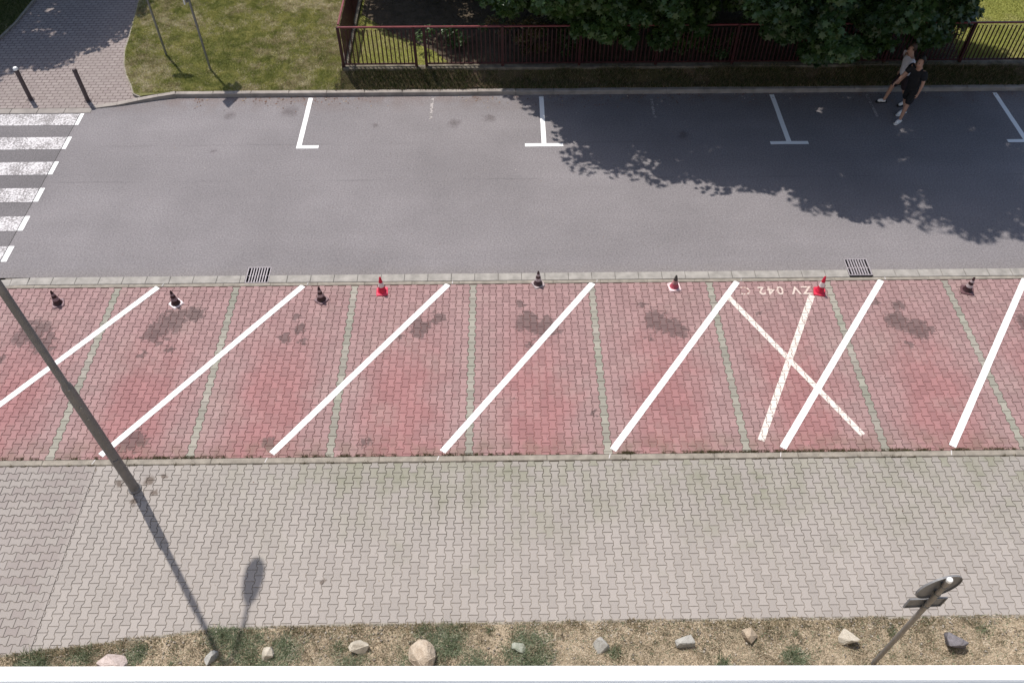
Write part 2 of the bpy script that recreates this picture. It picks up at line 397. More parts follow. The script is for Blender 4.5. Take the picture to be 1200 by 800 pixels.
garden = tag(poly_obj('garden_lawn', [(FENCE_X0+.05, FENCE_Y+.05), (48, FENCE_Y+.05), (48, 60), (FENCE_X0+.05, 60)], .35, M['garden']), kind='structure')
path = tag(poly_obj('path', [(-48, 18.98), (-10.03, 18.98), (-9.5, 19.16), (-8.88, 19.34)]+PATH_EDGE+LEFT_EDGE, path_z, M['path']), kind='structure')
def ribbon(pts, w, z0, z1f):
    b = MB()
    for i in range(len(pts)-1):
        a, c = Vector(pts[i]), Vector(pts[i+1]); d = (c-a); n = Vector((-d.y, d.x)).normalized()*w/2; g = d.normalized()*.004
        a2, c2 = a+g, c-g
        P = [a2+n, a2-n, c2-n, c2+n]
        V = [(p.x, p.y, z0) for p in P]+[(p.x, p.y, z1f(p.x, p.y)) for p in P]
        b.add(V, [(0, 1, 2, 3), (7, 6, 5, 4), (0, 4, 5, 1), (1, 5, 6, 2), (2, 6, 7, 3), (3, 7, 4, 0)])
    return b
ribbon(PATH_EDGE[0:9], .07, -.05, lambda x, y: lawn_z(x, y)-.01).build('edging_strip', M['edging'], path)
ribbon(LEFT_EDGE[2:8], .07, -.05, lambda x, y: .06+.012*(y-20)+.005).build('edging_strip', M['edging'], path)

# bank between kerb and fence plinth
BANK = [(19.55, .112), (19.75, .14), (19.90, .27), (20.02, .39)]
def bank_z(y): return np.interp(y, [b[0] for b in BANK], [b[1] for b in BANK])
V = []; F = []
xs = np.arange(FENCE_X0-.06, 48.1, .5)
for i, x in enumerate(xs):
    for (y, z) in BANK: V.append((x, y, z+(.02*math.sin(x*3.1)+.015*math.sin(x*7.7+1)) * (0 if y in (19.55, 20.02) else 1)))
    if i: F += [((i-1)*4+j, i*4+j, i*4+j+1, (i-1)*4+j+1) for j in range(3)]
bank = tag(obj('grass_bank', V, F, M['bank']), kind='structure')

# ------------------------------------------------------------------ road
DRAINS = [(-4.86, 12.56, 13.035), (8.04, 12.62, 13.115)]       # x of left side, near y, far y
DW = .50
y0 = 12.78
b = MB()
def rect(b, x0, x1, ya, yb, z=0.0): b.add([(x0, ya, z), (x1, ya, z), (x1, yb, z), (x0, yb, z)], [(0, 1, 2, 3)])
rect(b, -10.30, 48, 13.115, KERB_Y+.03)
xprev = -10.30
for x, ya, yb in DRAINS:
    rect(b, xprev, x, y0, 13.115); rect(b, x, x+DW, yb, 13.115) if yb < 13.11 else None; xprev = x+DW
rect(b, xprev, 48, y0, 13.115)
road = tag(b.build('road', M['asphalt']), kind='structure')
b = MB(); rect(b, -48, -10.304, 12.6, 18.76, -.003); b.build('old_road_surface', M['old_asphalt'], road)
b = MB(); rect(b, -10.312, -10.30, 12.8, 18.75, .0015); b.build('road_seam', M['pit'], road)

def strip(name, a, c, w, mat, z=.004, parent=road, ends=None):
    a, c = Vector(a), Vector(c); d = (c-a).normalized(); n = Vector((-d.y, d.x))*w/2
    P = [a-n, c-n, c+n, a+n]
    if ends == 'x':   # ends cut parallel to the road
        k = w/2/abs(d.y)
        P = [a+Vector((-k, 0)), c+Vector((-k, 0)), c+Vector((k, 0)), a+Vector((k, 0))]
        if d.y < 0: P = P[::-1]
    b = MB(); b.add([(p.x, p.y, z) for p in P], [(0, 1, 2, 3)])
    o = b.build(name, mat, parent)
    if o.data.polygons[0].normal.z < 0: o.data.flip_normals()
    return o
def fresh(name, pieces, parent=road, mat=None, z=.004):
    """one mark made of several straight strokes with slightly uneven edges"""
    b = MB()
    for a, c, w in pieces:
        a, c = Vector(a), Vector(c); d = (c-a); L_ = d.length; d.normalize(); n = Vector((-d.y, d.x)); k = max(2, int(L_/.25))
        V = []
        for i in range(k+1):
            p = a+d*(L_*i/k); e1, e2 = random.uniform(-.004, .004), random.uniform(-.004, .004)
            V += [(*(p-n*(w/2+e1)), z), (*(p+n*(w/2+e2)), z)]
        b.add(V, [(2*i, 2*i+2, 2*i+3, 2*i+1) for i in range(k)])
    return b.build(name, mat or M['paint'], parent)
# zebra stripes
for i in range(6):
    yc = 18.485-i*.995
    strip('zebra_stripe', (-16, yc), (-10.315, yc), .49+.01*(i % 2), M['paint_zebra'], .004)
    strip('zebra_stripe_end', (-10.296, yc+.01), (-10.20+.006*i, yc+.01), .49, paint('zebra_end_%d' % i, .1) if i == 0 else bpy.data.materials['zebra_end_0'], .0045)
# kerbside bay corner marks
fresh('corner_mark', [((-4.42, 19.36), (-4.42, 17.312), .12), ((-4.48, 17.25), (-3.93, 17.25), .12)])
for x in (1.675, 7.79, 13.72): fresh('corner_mark', [((x, 19.34), (x, 17.312), .12), ((x-.475, 17.25), (x+.475, 17.25), .12)])
for x, y1, y2 in ((-1.2, 19.3, 18.36), (4.57, 19.2, 18.32), (10.3, 19.3, 18.31)):
    fresh('faded_line', [((x, y1), (x, y2), .075)], mat=M['paint_ghost'])

# drains
for i, (x, ya, yb) in enumerate(DRAINS):
    L_ = yb-ya; d = empty('drain_grate', (x+DW/2, (ya+yb)/2, 0))
    tag(d, ['iron drain grate in the kerb line between two bay lines, beside dark cone', 'iron drain grate in the kerb line beside the red cone and crossed bay'][i], 'drain grate', 'street drains')
    b = MB(); hx, hy = DW/2, L_/2
    for s in (-1, 1):
        b.box((s*(hx-.011), 0, -.008), (.02, L_-.004, .03), bev=.003); b.box((0, s*(hy-.011), -.008), (DW-.046, .02, .03), bev=.003)
    b.build('frame', M['iron'], d)
    for k in range(7):
        b = MB(); b.box((-hx+.022+(k+1)*(DW-.044)/8, 0, -.010), (.026, L_-.046, .03), bev=.004); b.build('bar', M['iron'], d)
    b = MB(); b.box((0, .0, -.030), (DW-.046, .022, .02) if i else (DW-.046, .012, .01)); b.build('cross_bar', M['iron'], d)
    b = MB(); hx -= .002; hy -= .002
    b.add([(-hx, -hy, -.42), (hx, -hy, -.42), (hx, hy, -.42), (-hx, hy, -.42), (-hx, -hy, -.02), (hx, -hy, -.02), (hx, hy, -.02), (-hx, hy, -.02)],
          [(0, 1, 2, 3), (0, 4, 5, 1), (1, 5, 6, 2), (2, 6, 7, 3), (3, 7, 4, 0)]); b.build('gully_pit', M['pit'], d)

# ------------------------------------------------------------------ kerbs
def kerb_row(name, parent, y_a, y_b, x0, x1, L_, z, mat, skip=(), gap=.006, bev=.008, jit=.002):
    x = x0; shared = {}
    while x < x1-1e-6:
        e = min(x+L_, x1); segs = [(x, e)]
        for s0, s1 in skip:
            ns = []
            for a, c in segs:
                if s1 <= a or s0 >= c: ns.append((a, c))
                else:
                    if s0-a > .03: ns.append((a, s0))
                    if c-s1 > .03: ns.append((s1, c))
            segs = ns
        for a, c in segs:
            w = round(c-a, 3); key = w
            if key not in shared:
                q = MB(); q.box((0, 0, -.06), (w-gap, (y_b-y_a)-.004, .12), bev=bev); shared[key] = mesh(name, q.V, q.F, mat)
            o = link(bpy.data.objects.new(name, shared[key]), parent)
            o.location = ((a+c)/2, (y_a+y_b)/2, z+random.uniform(-jit, jit))
        x = e
# gutter kerb between road and red bays
kerb_base = MB(); 
xprev = -10.0
for x, ya, yb in DRAINS: rect(kerb_base, xprev, x, 12.46, 12.785, -.012); xprev = x+DW
rect(kerb_base, xprev, 48, 12.46, 12.785, -.012)
near_kerb = tag(kerb_base.build('kerb', M['joint_grey']), kind='structure')
kerb_row('kerb_stone', near_kerb, 12.56, 12.78, -9.47, 16, .5, .012, M['kerb'], [(x, x+DW) for x, _, _ in DRAINS])
# the last stones on the left bend away round the corner
for k in range(14):
    a = .10+.03*k
    q = MB(); q.box((0, 0, -.06), (.36 if k < 2 else .49, .215, .12), rz=math.radians(4+2*min(k, 4)), bev=.008)
    o = q.build('kerb_stone', M['kerb'], near_kerb); o.location = (-9.66-.36*k if k < 2 else -10.45-.5*(k-2), 12.655-.035*k-(.003*k*k if k < 6 else .1+.02*k), .010)
kerb_row('edging_stone', near_kerb, 12.47, 12.556, -10.3, 16, 1.0, .006, M['edging'], gap=.004, bev=.006)
# edging between red bays and footpath
edge_base = MB(); rect(edge_base, -48, 48, 8.05, 8.22, -.014)
low_edge = tag(edge_base.build('edging', M['joint_grey']), kind='structure')
kerb_row('edging_stone', low_edge, 8.075, 8.195, -10.6, 14.4, 1.5, .012, M['edging'], gap=.004, bev=.01)
# edging between footpath and dry grass strip
gedge = [(-12, 4.50), (-7.06, 4.70), (-5.8, 4.84), (-4.54, 4.99), (-3.9, 5.08), (-1.92, 5.12), (.74, 5.12), (3.41, 5.13), (8.75, 5.13), (14, 5.13)]
foot_edge = tag(ribbon(gedge, .05, -.12, lambda x, y: .006).build('edging_strip', M['edging']), kind='structure')
def grass_edge_y(x): return np.interp(x, [p[0] for p in gedge], [p[1] for p in gedge])

# far kerb: upright stones, swinging down to flush slabs at the crossing
far_kerb = tag(obj('kerb', [(-8.1, 19.55, .02), (48, 19.55, .02), (48, 19.46, .02), (-8.1, 19.46, .02)], [(3, 2, 1, 0)], M['joint_grey']), kind='structure')
kerb_row('kerb_stone', far_kerb, KERB_Y, KERB_Y+.14, -8.0, 18, 1.0, .115, M['kerb_far'], gap=.006, bev=.014, jit=.004)
curve = [(-8.0, 19.49), (-8.45, 19.40), (-8.95, 19.26), (-9.45, 19.12), (-10.03, 19.02)]
hz = [.115, .10, .075, .045, .022]
for i in range(4):
    a, c = Vector(curve[i]), Vector(curve[i+1]); d = (c-a).normalized(); n = Vector((-d.y, d.x))*.07; a2, c2 = a+d*.003, c-d*.003
    P = [a2+n, a2-n, c2-n, c2+n]; zt = [hz[i], hz[i], hz[i+1], hz[i+1]]
    obj('kerb_stone', [(p.x, p.y, -.1) for p in P]+[(p.x, p.y, z) for p, z in zip(P, zt)], [(0, 1, 2, 3), (7, 6, 5, 4), (0, 4, 5, 1), (1, 5, 6, 2), (2, 6, 7, 3), (3, 7, 4, 0)], M['kerb_far'], far_kerb)
q = MB(); q.box((0, 0, -.05), (.69, .22, .1), bev=.006); sm = mesh('kerb_slab', q.V, q.F, M['slab'])
for k in range(8):
    o = link(bpy.data.objects.new('kerb_slab', sm), far_kerb); o.location = (-10.40-.70*k, 18.868, .012+random.uniform(-.003, .003)); o.rotation_euler = (0, 0, random.uniform(-.006, .006))

# ------------------------------------------------------------------ I-shaped pavers
PX, PL = .139, .2
def ipoly(g, c=0.0):
    h, w, n = PL/2-g-c, .0825-g-c, .0565-g-c; a, e = .0665-c*.4, .0345-c*.4
    return [(-w, -h), (w, -h), (w, -a), (n, -e), (n, e), (w, a), (w, h), (-w, h), (-w, a), (-n, e), (-n, -e), (-w, -a)]
GAP, CH = .0045, .0045
OUT, INN = ipoly(GAP), ipoly(GAP, CH)
TOPF = [(0, 1, 2, 11), (11, 2, 3, 10), (10, 3, 4, 9), (9, 4, 5, 8), (8, 5, 6, 7)]
def paver_VF(rot=False):
    V = [(x, y, 0.0) for x, y in INN]+[(x, y, -.004) for x, y in OUT]+[(x, y, -.016) for x, y in OUT]
    if rot: V = [(-y, x, z) for x, y, z in V]
    F = list(TOPF)
    for i in range(12):
        j = (i+1) % 12; F += [(12+i, 12+j, j, i), (24+i, 24+j, 12+j, 12+i)]
    return V, F
def clip_poly(P, R_):
    x0, x1, ya, yb = R_
    for ax, lim, sg in ((0, x0, 1), (0, x1, -1), (1, ya, 1), (1, yb, -1)):
        o = []
        for i in range(len(P)):
            a, c = P[i-1], P[i]; ina, inc = sg*(a[ax]-lim) >= 0, sg*(c[ax]-lim) >= 0
            if ina != inc:
                t = (lim-a[ax])/(c[ax]-a[ax]); o.append((a[0]+t*(c[0]-a[0]), a[1]+t*(c[1]-a[1])))
            if inc: o.append(c)
        P = o
        if len(P) < 3: return []
    return P
def lay(parent, region, x_ref, y_ref, mats, near_n, line_fn=None, rot=False, tag_name='paver'):
    """full pavers as (x, y, line?) + cut ones; nearest near_n become objects, the rest one mesh per material"""
    x0, x1, ya, yb = region
    V0, F0 = paver_VF(rot); V0 = np.array(V0); full = []; cut = []
    px, pl = (PX, PL)
    if not rot:
        i0 = int(math.floor((x0-x_ref)/px))-1; i1 = int(math.ceil((x1-x_ref)/px))+1
        for i in range(i0, i1+1):
            x = x_ref+i*px; off = .1 if i % 2 else 0.0
            j0 = int(math.floor((ya-y_ref)/pl))-2; j1 = int(math.ceil((yb-y_ref)/pl))+2
            for j in range(j0, j1+1):
                y = y_ref-.1+off+j*pl
                ok = x-.0825 >= x0-1e-4 and x+.0825 <= x1+1e-4 and y-.1 >= ya-1e-4 and y+.1 <= yb+1e-4
                if ok: full.append((x, y, bool(line_fn and line_fn(i))))
                else: cut.append((x, y, bool(line_fn and line_fn(i))))
    else:
        i0 = int(math.floor((ya-y_ref)/px))-1; i1 = int(math.ceil((yb-y_ref)/px))+1
        for i in range(i0, i1+1):
            y = y_ref+i*px; off = .1 if i % 2 else 0.0
            j0 = int(math.floor((x0-x_ref)/pl))-2; j1 = int(math.ceil((x1-x_ref)/pl))+2
            for j in range(j0, j1+1):
                x = x_ref-.1+off+j*pl
                ok = x-.1 >= x0-1e-4 and x+.1 <= x1+1e-4 and y-.0825 >= ya-1e-4 and y+.0825 <= yb+1e-4
                (full if ok else cut).append((x, y, False))
    full.sort(key=lambda p: (p[0]-CAM_X)**2*.25+p[1]**2)
    vis = []
    for p in full:
        u, v = project((p[0], p[1], 0)); vis.append(4 < u < 1196 and 0 < v < 778)
    idx = [i for i, f in enumerate(vis) if f][:near_n]; near = set(idx)
    mesh_by = {}
    for i in idx:
        x, y, ln = full[i]
        if ln not in mesh_by: mesh_by[ln] = mesh(tag_name, V0, F0, mats[1 if ln else 0])
        o = link(bpy.data.objects.new(tag_name, mesh_by[ln]), parent)
        o.location = (x+random.uniform(-.0008, .0008), y+random.uniform(-.0008, .0008), random.uniform(-.0015, .0015)); o.rotation_euler = (random.uniform(-.004, .004), random.uniform(-.004, .004), random.uniform(-.005, .005))
    for ln in (False, True):
        V = []; F = []
        for i, (x, y, l_) in enumerate(full):
            if l_ != ln or i in near: continue
            b0 = len(V)
            tx, ty, dz, a = random.uniform(-.006, .006), random.uniform(-.006, .006), random.uniform(-.0015, .0015), random.uniform(-.006, .006)
            Q = V0.copy(); q2 = Q.copy(); q2[:, 0] = Q[:, 0]-a*Q[:, 1]; q2[:, 1] = Q[:, 1]+a*Q[:, 0]; q2[:, 2] = Q[:, 2]+dz+tx*Q[:, 0]+ty*Q[:, 1]
            q2 += (x, y, 0); V += [tuple(v) for v in q2]; F += [tuple(b0+k for k in f) for f in F0]
        for (x, y, l_) in cut:
            if l_ != ln: continue
            P = [(x-py, y+qx) if rot else (x+qx, y+py) for qx, py in OUT]
            P = clip_poly(P, (x0+.003, x1-.003, ya+.003, yb-.003))
            if len(P) < 3: continue
            ar = sum(P[k-1][0]*P[k][1]-P[k][0]*P[k-1][1] for k in range(len(P)))/2
            if abs(ar) < .0015: continue
            if ar < 0: P = P[::-1]
            b0 = len(V); n = len(P)
            V += [(px_, py_, -.001) for px_, py_ in P]+[(px_, py_, -.016) for px_, py_ in P]
            F.append(tuple(range(b0, b0+n))); F += [(b0+n+k, b0+n+(k+1) % n, b0+(k+1) % n, b0+k) for k in range(n)]
        if V: tag(obj('paver_field', V, F, mats[1 if ln else 0], parent), kind='stuff')
    return full, cut

# red parking bays
RED = (-10.6, 14.5, 8.20, 12.465)
b = MB(); rect(b, -48, 48, 8.19, 12.475, -.011)
parking = tag(b.build('parking_bays', M['joint_red']), kind='structure')
red_full, red_cut = lay(parking, RED, 0.0, RED_TOP, (M['paver_red'], M['paver_line']), 300, line_fn=lambda i: i % 18 == 0)
red_all = red_full+[q for q in red_cut if q[1]-.1 < 12.46 and q[1]+.1 > 8.2]
# grey footpath
b = MB(); rect(b, -48, 48, 4.4, 8.078, -.011)
foot = tag(b.build('footpath', M['joint_grey']), kind='structure')
SPLIT = -6.62
lay(foot, (SPLIT, 12.2, 4.75, 8.07), .83, 7.96, (M['paver_grey'], M['paver_grey']), 300)
lay(foot, (-10.2, SPLIT-.004, 4.4, 8.07), SPLIT, 8.0, (M['paver_grey'], M['paver_grey']), 0, rot=True)

def old_line(a, c, w, name='cross_line', mat=None, parent=None, z=.0035, grow_=0.0):
    a, c = Vector(a), Vector(c); d = (c-a).normalized(); n = Vector((-d.y, d.x)); L_ = (c-a).length; Bm = MB()
    for x, y, ln in red_all:
        t = (Vector((x, y))-a)
        if not (-.2 < t.dot(d) < L_+.2 and abs(t.dot(n)) < w/2+.15): continue
        P = [((Vector((x+px, y+py))-a).dot(d), (Vector((x+px, y+py))-a).dot(n)) for px, py in (ipoly(GAP-grow_) if grow_ else OUT)]
        P = clip_poly(P, (0, L_, -w/2, w/2))
        if len(P) < 3: continue
        W_ = [a+d*p[0]+n*p[1] for p in P]
        ar = sum(W_[k-1].x*W_[k].y-W_[k].x*W_[k-1].y for k in range(len(W_)))
        if abs(ar) < 1e-4: continue
        if ar < 0: W_ = W_[::-1]
        Bm.add([(p.x, p.y, z) for p in W_], [tuple(range(len(W_)))])
    return Bm.build(name, mat or M['paint_old'], parent or parking)
# painted bay lines (fresh), crossed-out bay (old, broken by the joints), stencilled number, set-out ticks
for i in range(7):
    x = -6.70+3.068*i
    bl_ = fresh('bay_line', [((x+.03, 12.46), (x-2.98, 8.285), .125)], parking, M['paint_low'], z=.0030)
    old_line((x+.03, 12.46), (x-2.98, 8.285), .123, 'paint_coat', M['paint'], bl_, .0046, .0018)
    fresh('set_out_tick', [((x+.13, 12.545), (x+.115, 12.47), .014)], near_kerb, M['paint_low'], z=.0165)
    fresh('set_out_tick', [((x-3.04, 8.19), (x-3.07, 8.09), .016)], low_edge, M['paint_low'], z=.0165)
old_line((5.32, 12.05), (7.18, 8.55), .115)
old_line((7.09, 12.04), (5.30, 8.45), .125).location = (0, 0, .001)
def painted_text(s, x_right, x_left, y_c, h):
    cu = bpy.data.curves.new('stencil', 'FONT'); cu.body = s; cu.size = 1; cu.space_character = 1.22; cu.offset = .018
    o = bpy.data.objects.new('stencil_tmp', cu); COL.objects.link(o)
    dg = bpy.context.evaluated_depsgraph_get(); me = bpy.data.meshes.new_from_object(o.evaluated_get(dg)); bpy.data.objects.remove(o)
    co = np.array([v.co[:] for v in me.vertices]); mn, mx = co.min(0), co.max(0)
    u = (co[:, 0]-mn[0])/(mx[0]-mn[0]); w = (co[:, 1]-mn[1])/(mx[1]-mn[1])
    V = np.stack([x_right+(x_left-x_right)*u, y_c+h/2-h*w, np.full(len(u), .004)], 1)
    F = [tuple(p.vertices) for p in me.polygons]
    o = obj('stencilled_number', V, F, M['paint_text'], parking)
    if sum(p.normal.z for p in o.data.polygons) < 0: o.data.flip_normals()
    return o
painted_text('ZV 042 C', 7.13, 5.62, 12.19, .235)

# ------------------------------------------------------------------ grass blades
def blades(name, xy, zf, hgt, col, lean=.5, width=.008, parent=None, kind='stuff'):
    n = len(xy); a = rng.uniform(0, 2*math.pi, n); a2 = rng.uniform(0, 2*math.pi, n)
    z = zf(xy[:, 0], xy[:, 1]) if callable(zf) else np.full(n, zf)
    h = hgt*rng.uniform(.55, 1.25, n); ln = h*lean*rng.uniform(.2, 1.6, n); w = width*rng.uniform(.6, 1.4, n)
    dx, dy = np.cos(a)*w/2, np.sin(a)*w/2
    V = np.empty((n, 3, 3)); V[:, 0] = np.stack([xy[:, 0]-dx, xy[:, 1]-dy, z-.005], 1); V[:, 1] = np.stack([xy[:, 0]+dx, xy[:, 1]+dy, z-.005], 1)
    V[:, 2] = np.stack([xy[:, 0]+np.cos(a2)*ln, xy[:, 1]+np.sin(a2)*ln, z+h], 1)
    c = np.repeat(col, 3, 0)
    o = link(bpy.data.objects.new(name, fast_mesh(name, V.reshape(-1, 3), np.arange(3*n).reshape(-1, 3), M['grass'], c)), parent)
    return tag(o, kind=kind)
def vnoise(xy, scale, seed):
    """cheap smooth value noise 0..1"""
    r = np.random.default_rng(seed); T = r.random((64, 64)); p = xy*scale; i = np.floor(p).astype(int); f = p-i; f = f*f*(3-2*f)
    g = lambda a, c: T[(i[:, 0]+a) % 64, (i[:, 1]+c) % 64]
    return (g(0, 0)*(1-f[:, 0])+g(1, 0)*f[:, 0])*(1-f[:, 1])+(g(0, 1)*(1-f[:, 0])+g(1, 1)*f[:, 0])*f[:, 1]
def fbm(xy, s, seed): return .5*vnoise(xy, s, seed)+.3*vnoise(xy, s*2.3, seed+1)+.2*vnoise(xy, s*5.1, seed+2)
def pal(t, stops):
    t = np.clip(t, 0, 1); k = np.array([s[0] for s in stops]); return np.stack([np.interp(t, k, [s[1][j] for s in stops]) for j in range(3)], 1)
def inside(pts, poly):
    x, y = pts[:, 0], pts[:, 1]; r = np.zeros(len(pts), bool); j = len(poly)-1
    for i in range(len(poly)):
        xi, yi = poly[i]; xj, yj = poly[j]
        c = ((yi > y) != (yj > y)) & (x < (xj-xi)*(y-yi)/(yj-yi+1e-12)+xi); r ^= c; j = i
    return r

# dry strip below the window
strip_z = lambda x, y: np.asarray(.015+.03*(5.1-np.asarray(y)))
V = []; F = []; gx = np.arange(-12, 14.01, .5); gy = [0.02, 1.2, 2.6, 3.6, 4.3]
for i, x in enumerate(gx):
    for y in gy: V.append((x, y, float(strip_z(x, y))+.01*math.sin(x*5+y*3)))
    V.append((x, float(grass_edge_y(x))-.02, .01))
    if i: F += [((i-1)*6+j, i*6+j, i*6+j+1, (i-1)*6+j+1) for j in range(5)]
dry = tag(obj('grass_strip', V, F, M['dry_ground']), kind='structure')
n = 230000
xy = np.stack([rng.uniform(-9.0, 10.6, n), rng.uniform(3.75, 5.2, n)], 1); ge = grass_edge_y(xy[:, 0])
xy = xy[(xy[:, 1] < ge+.03*(fbm(xy, 3, 91)-.35)*3)]
GREEN = [(-3.75, 4.98, .33), (-3.35, 4.72, .5), (-2.75, 4.75, .36), (-3.1, 4.5, .45), (-.25, 4.78, .34), (-1.9, 4.75, .18), (-1.75, 4.5, .25), (-.85, 4.5, .25), (.95, 4.6, .45), (.62, 4.72, .2), (.15, 4.45, .3), (2.28, 4.62, .16), (-5.75, 4.62, .3), (-6.6, 4.5, .4), (-5.0, 4.72, .2), (-4.4, 4.5, .2), (-7.5, 4.4, .5), (3.9, 4.4, .15), (5.0, 4.5, .2), (.4, 5.02, .1), (-.7, 5.04, .1)]
g = np.zeros(len(xy))
wob = (fbm(xy, 2.2, 5)-.5)*.5
for x, y, r in GREEN: g = np.maximum(g, np.clip(1.25-(np.hypot(xy[:, 0]-x, xy[:, 1]-y)+wob)/r, 0, 1))
g = np.clip(g*1.15*(.45+1.1*fbm(xy, 6.0, 27)), 0, .9); dens = np.clip(fbm(xy, 1.6, 11)*1.4, .25, 1); keep = rng.random(len(xy)) < np.maximum(dens, g)
xy, g = xy[keep], g[keep]
t = np.clip(fbm(xy, 1.5, 21)*.8+(fbm(xy, 7.0, 23)-.5)*1.6+.08+rng.normal(0, .2, len(xy)), 0, 1)
dryc = pal(t, [(0, (.22, .185, .125)), (.35, (.40, .33, .235)), (.7, (.57, .48, .36)), (1, (.72, .64, .52))])
grc = pal(rng.random(len(xy)), [(0, (.12, .155, .09)), (.6, (.21, .25, .155)), (1, (.40, .42, .30))])
pick = (rng.random(len(xy)) < np.maximum(g, .13))[:, None]
col = np.where(pick, grc, dryc)
# brown runners along the paving edge
e = np.clip(1-(grass_edge_y(xy[:, 0])-xy[:, 1])/.16, 0, 1)[:, None]*(fbm(xy, 1.3, 33) > .47)[:, None]
col = np.where((rng.random(len(xy)) < .8)[:, None]*(e > .05), col*.62*np.array([1, .97, .84]), col)
blades('dry_grass', xy, strip_z, .030+.035*g, col, 1.3, .013)

TU = [(-3.7, 4.98), (-3.45, 4.85), (-3.2, 4.62), (-2.7, 4.8), (-.2, 4.8), (.95, 4.62), (1.1, 4.5), (2.3, 4.6), (-5.7, 4.65), (-4.9, 4.75), (-1.85, 4.75), (5.0, 4.55), (3.9, 4.45), (6.6, 4.9), (8.0, 4.9), (-6.4, 4.55)]
TU += [(rng.uniform(-7, 10), rng.uniform(4.3, 5.05)) for _ in range(130)]
P = np.concatenate([np.array([x, y])+rng.normal(0, .035+.02*(i_ < 16), (90 if i_ < 16 else 22, 2)) for i_, (x, y) in enumerate(TU)])
gsel = (np.arange(len(P)) < 16*90) | (rng.random(len(P)) < .25); P_ok = P[:, 1] < grass_edge_y(P[:, 0])-.01; P, gsel = P[P_ok], gsel[P_ok]
col = np.where(gsel[:, None], pal(rng.random(len(P)), [(0, (.11, .15, .075)), (1, (.33, .36, .23))]), pal(rng.random(len(P)), [(0, (.25, .20, .13)), (1, (.66, .57, .43))]))
blades('grass_tufts', P, strip_z, .10, col, .55, .012)
n = 700
pc = np.stack([rng.uniform(-7.5, 10, n), 5.1-np.abs(rng.normal(.1, .35, n))], 1); pc = pc[pc[:, 1] < grass_edge_y(pc[:, 0])-.03]; n = len(pc)
oc = np.array([(1, 0, 0), (-1, 0, 0), (0, 1, 0), (0, -1, 0), (0, 0, .7), (0, 0, -.7)]); of = np.array([(0, 2, 4), (2, 1, 4), (1, 3, 4), (3, 0, 4), (2, 0, 5), (1, 2, 5), (3, 1, 5), (0, 3, 5)])
ps = rng.uniform(.008, .026, n); V = oc[None]*ps[:, None, None]*rng.uniform(.7, 1.3, (n, 6, 1)); V[:, :, 0] += pc[:, 0:1]; V[:, :, 1] += pc[:, 1:2]; V[:, :, 2] += (strip_z(pc[:, 0], pc[:, 1])+.012)[:, None]
tag(link(bpy.data.objects.new('pebbles', fast_mesh('pebbles', V.reshape(-1, 3), (of[None]+6*np.arange(n)[:, None, None]).reshape(-1, 3), M['grass'], np.repeat(pal(rng.random(n), [(0, (.22, .19, .16)), (1, (.52, .47, .40))]), 6, 0), True))), kind='stuff')

# left lawn
n = 300000
xy = np.stack([rng.uniform(-10.6, FENCE_X0-.05, n), rng.uniform(19.5, 25.6, n)], 1)
LP = [(FENCE_X0-.03, 19.56), (-8.0, 19.56), (-8.9, 19.42)]+[(x+.02, y) for x, y in PATH_EDGE[1:]]+[(FENCE_X0-.03, 60)]
xy = xy[inside(xy, LP)]
q = fbm(xy, .75, 41); q2 = fbm(xy, .55, 77)
dryp = np.clip((q2-.46)*4.5+.1+.25*np.clip(21.2-xy[:, 1], 0, 1.4), 0, 1)
tf = fbm(xy, 5.5, 43); t = np.clip(q*.6+(tf-.5)*1.5+.25+rng.normal(0, .2, len(xy)), 0, 1); dryp = np.clip(dryp+(fbm(xy, 3.1, 47)-.55)*2.2, 0, 1)
grn = pal(t, [(0, (.13, .155, .035)), (.5, (.25, .265, .07)), (1, (.40, .375, .13))]); dr = pal(t, [(0, (.27, .22, .115)), (.6, (.46, .39, .235)), (1, (.66, .59, .43))])
col = np.where((rng.random(len(xy)) < dryp*.8)[:, None], dr, grn)
blades('lawn_grass', xy, lambda x, y: lawn_z(x, y), .038, col, 1.2, .014)
# lawn left of the path, the tree's shade painted into its dark blades
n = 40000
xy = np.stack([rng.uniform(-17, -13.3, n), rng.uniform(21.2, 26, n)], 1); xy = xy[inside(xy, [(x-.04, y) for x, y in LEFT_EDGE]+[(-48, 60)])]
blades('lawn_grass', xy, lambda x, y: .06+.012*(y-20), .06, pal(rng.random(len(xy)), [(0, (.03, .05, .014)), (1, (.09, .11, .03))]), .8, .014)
# garden lawn behind the fence
n = 190000
xy = np.stack([rng.uniform(FENCE_X0+.1, 18, n), rng.uniform(FENCE_Y+.12, 25.5, n)], 1)
t = np.clip(fbm(xy, .9, 51)*1.1+rng.normal(0, .2, len(xy)), 0, 1)
col = pal(t, [(0, (.15, .165, .035)), (.5, (.28, .29, .065)), (1, (.42, .40, .12))])
lf = (xy[:, 0] < -1.0)[:, None]; col = np.where(lf & (rng.random(len(xy)) < .55)[:, None], pal(t, [(0, (.24, .20, .10)), (1, (.50, .42, .25))]), col)
shade_cover_left = np.clip((xy[:, 1]-21.75+(xy[:, 0]+2.6)*.95+(fbm(xy, 1.2, 59)-.5))/.5, 0, 1)*(xy[:, 0] < 0)
shade_cover = np.clip((xy[:, 0]+1.2+(fbm(xy, .6, 57)-.5)*2.5)/1.2, 0, 1)*np.clip((13.2-xy[:, 0]+(fbm(xy, .6, 58)-.5)*2)/1.0, 0, 1); shade_cover = np.maximum(shade_cover, shade_cover_left)
col = np.where((rng.random(len(xy)) < shade_cover)[:, None], pal(rng.random(len(xy)), [(0, (.035, .032, .016)), (1, (.10, .085, .04))]), col); keep = rng.random(len(xy)) > shade_cover*.6; xy, col = xy[keep], col[keep]  # blades coloured dark and thinned to paint the shade under the trees
